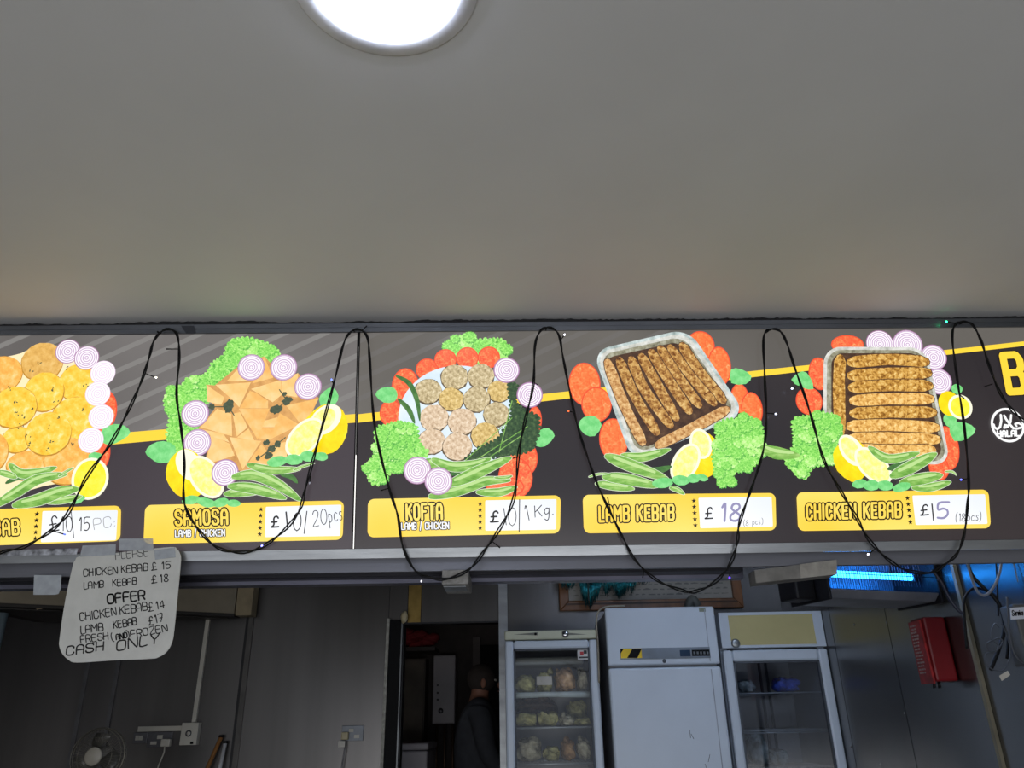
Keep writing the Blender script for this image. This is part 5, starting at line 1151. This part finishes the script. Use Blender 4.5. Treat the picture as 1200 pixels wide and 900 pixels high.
obj('end_cap', bx(-.012, 0, -.008, Dp + .004, -.008, Hh), bk_, T, .004); obj('end_cap', bx(Wd, Wd + .014, -.014, Dp + .004, -.008, Hh), bk_, T, .004)
for i, zz in enumerate((.105, .19)):
    o = obj('uv_tube', MB().tube([(.03, .085, zz), (Wd - .03, .085, zz)], .013, 12), glow('uv_blue', (40, 150, 255), 13.0 if i == 0 else 8.0), T)
    for x_ in (.012, Wd - .03): obj('tube_holder', bx(x_, x_ + .018, .068, .102, zz - .018, zz + .018), bk_, o)
g1 = MB(); n = 52
for i in range(n + 1):
    x_ = .004 + (Wd - .008) * i / n; g1.tube([(x_, -.004, .03), (x_, -.004, Hh - .04)], .0011, 4)
for zz in (.032, .09, .165, .22, Hh - .043): g1.tube([(0, -.004, zz), (Wd, -.004, zz)], .0016, 4)
o = obj('guard_grill', g1, mat('grill_dark', (60, 64, 84), .35, .7), T)
g2 = MB()
for i in range(36):
    x_ = .02 + (Wd - .04) * i / 35; g2.tube([(x_, .045, .06), (x_, .045, Hh - .045)], .0014, 4)
obj('killing_grid', g2, mat('grid_steel', (130, 134, 150), .3, .9), T)
for x_ in (.06, Wd - .06): obj('hanging_chain', MB().tube([(x_, Dp * .5, Hh), (x_, Dp * .5, ZC - zI)], .003, 6), bk_, T)
wl = at(930, 700, YI + .1).x - fl.x
obj('transformer_box', bx(wl, -.013, .06, .17, .0, .125), bk_, T, .01)
# ================================================================== SIDE WALL THINGS
XS = XW - .004
def xb_(px, py, d=0): return atx(px, py, XS - d)
T = thing('wall_trunking', 'thin cream trunking running up the steel side wall', 'trunking', tuple(xb_(1150, 790)))
yy = atx(1150, 790, XS).y
wpart('channel', bx(XS - .012, XS + .001, yy - .010, yy + .010, 0, ZC - .01), mat('trunk_cream', (120, 114, 96), .5, var=.15), T)
scr = mat('rivet_steel', (190, 190, 192), .2, 1)
for px, py in ((1001, 732), (1039, 729.5), (1060.5, 836), (997.5, 875), (1032, 896)):
    q = atx(px, py, XW - .002); o = struct('rivet', MB().lathe([(.006, 0), (.0055, .002), (.002, .004)], q, (-1, 0, 0), 10), scr, wr)
dep = .085
na = atx(1098, 722, XS - dep); # near front edge
yn = atx(1124, 797, XS).y; yf_ = yn + .115
ztp = atx(1108, 722, XS - .0).z; zbt = atx(1124, 798, XS).z
T = thing('fire_blanket_box', 'red fire blanket box with worn white text on the steel side wall', 'fire blanket', (XS - dep / 2, (yn + yf_) / 2, zbt))
red = mat('red_plastic', (128, 18, 26), .4, var=.08)
wpart('case', bx(XS - dep, XS, yn, yf_, zbt, ztp), red, T, .008)
wpart('front_flap', MB().hexa([(XS - dep - .008, yn + .012, zbt - .006), (XS - dep, yn + .012, zbt - .006), (XS - dep, yf_ - .004, zbt - .006), (XS - dep - .008, yf_ - .004, zbt - .006),
      (XS - dep - .008, yn + .02, ztp - .01), (XS - dep, yn + .02, ztp - .01), (XS - dep, yf_ - .004, ztp - .01), (XS - dep - .008, yf_ - .004, ztp - .01)]), mat('red_flap', (156, 40, 42), .5, var=.25, nscale=30), T)
mm = MB(); rnd = random.Random(2); z_ = ztp - .03
while z_ > zbt + .02:
    y_ = yf_ - .014
    while y_ > yf_ - .06:
        l = rnd.uniform(.005, .018); mm.add([(XS - dep - .0086, y_, z_), (XS - dep - .0086, y_ - l, z_), (XS - dep - .0086, y_ - l, z_ + .006), (XS - dep - .0086, y_, z_ + .006)], [(0, 1, 2, 3)]); y_ -= l + .004
    z_ -= .0125
o = wpart('worn_white_print', mm, mat('worn_white', (200, 176, 172), .7, var=.2), T); o['kind'] = 'stuff'
for dy in (.03, .07):
    wpart('pull_tab', MB().tube([(XS - dep * .7, yn + dy, zbt), (XS - dep * .72, yn + dy, zbt - .02), (XS - dep * .72, yn + dy + .012, zbt - .022), (XS - dep * .7, yn + dy + .012, zbt)], .0035, 6), bk_, T)
gc = mat('cable_grey', (120, 124, 132), .5); gd = mat('cable_dark_grey', (64, 68, 76), .5)
fx = lambda x, y: at(x, y, 2.66)
hang('thick_black_cable', 'thick black cable hanging down from behind the board to the lower right', [(1131, 648), (1138, 672), (1152, 688), (1165, 700), (1174, 716), (1177, 738), (1170, 762), (1161, 785)], .0062, cable_m, fn=fx)
hang('looped_black_cable', 'black cable making an arch in front of the side wall trunking', [(1133, 760), (1130, 722), (1130, 703), (1138, 691), (1150, 690), (1163, 696), (1173, 712), (1181, 740), (1180, 772)], .0046, cable_m, fn=lambda x, y: at(x, y, 2.69))
hang('blue_black_cable', 'dark blue cable hanging right of the insect killer', [(1092, 668), (1103, 682), (1112, 700), (1121, 713), (1128, 719)], .0052, mat('cable_navy', (20, 26, 52), .45), fn=lambda x, y: at(x, y, 2.6))
hang('grey_loop_cable', 'light grey cable hanging in a loop against the blue glow', [(1174, 648), (1172, 668), (1166, 685), (1156, 697), (1147, 695), (1141, 684), (1136, 668), (1132, 650)], .0046, gc, fn=lambda x, y: at(x, y, 2.63))
hang('thin_white_wire', 'thin white wire hanging beside the bright blue reflection', [(1187, 648), (1189, 664), (1193, 682)], .002, gc, fn=lambda x, y: at(x, y, 2.62))
hang('short_black_lead', 'short black lead ending at the cable loop', [(1166, 648), (1168, 670), (1169, 700), (1170, 722)], .003, cable_m, fn=lambda x, y: at(x, y, 2.68))
hang('coiled_grey_wire', 'tangled thin grey wire coiled beside the thick black cable', [(1171, 735), (1166, 731), (1162, 739), (1162, 750), (1170, 748), (1175, 752), (1168, 762), (1158, 762), (1156, 755), (1163, 751), (1170, 757), (1166, 764), (1156, 766), (1155, 776), (1162, 784), (1174, 786), (1181, 778), (1184, 762), (1179, 742), (1173, 730)], .0022, gd, fn=lambda x, y: at(x, y, 2.64))
hang('grey_conduit', 'grey flexible conduit curving down at the right edge', [(1180, 700), (1182, 735), (1187, 762), (1198, 777), (1222, 786)], .004, gd, fn=lambda x, y: at(x, y, 2.565))
o = obj('cable_tag', MB().prism([at(1171, 792, 2.63), at(1181, 786, 2.63), at(1184, 791, 2.63), at(1174, 798, 2.63)], (0, .001, 0)), mat('tag_white', (190, 186, 176), .6)); 
tag(o, 'small white paper tag on the end of the coiled wire', 'tag')
a = at(1183.5, 711.5, 2.58); b = at(1216, 725, 2.58)
T = thing('labelled_switch_box', 'grey switch box with a white service label at the right edge', 'switch box', (a.x + .06, 2.62, b.z - .14))
wpart('box', bx(a.x + .012, a.x + .14, 2.582, 2.66, b.z - .14, a.z + .01), mat('box_grey', (84, 84, 82), .5), T, .006)
lb = wpart('label_plate', MB().prism([at(1183.5, 712.5, 2.578), at(1184.5, 726, 2.578), at(1220, 724, 2.578), at(1220, 709.5, 2.578)], (0, .001, 0)), mat('label_white', (205, 210, 220), .4), T)
mm = MB(); write(mm, 'Service', (1186.5, 721.5), (1199, 720.8), 6, 1.1, lambda x, y: (at(x, y, 2.577).x, at(x, y, 2.577).z)); mm.v = [(x, 2.5772, y) for x, y, z in mm.v]
obj('lettering', sub(mm, T.location), black, lb)
q = at(1170, 655, 2.6)
T = thing('cable_bundle_plug', 'white plug adaptor tucked under the board among the cables', 'adaptor', tuple(q))
obj('body', bx(-.03, .04, -.02, .03, -.006, .03), mat('plug_white', (180, 182, 186), .4), T, .005); obj('pin_cap', bx(-.012, .018, -.012, .012, -.014, -.006), gc, T, .002)
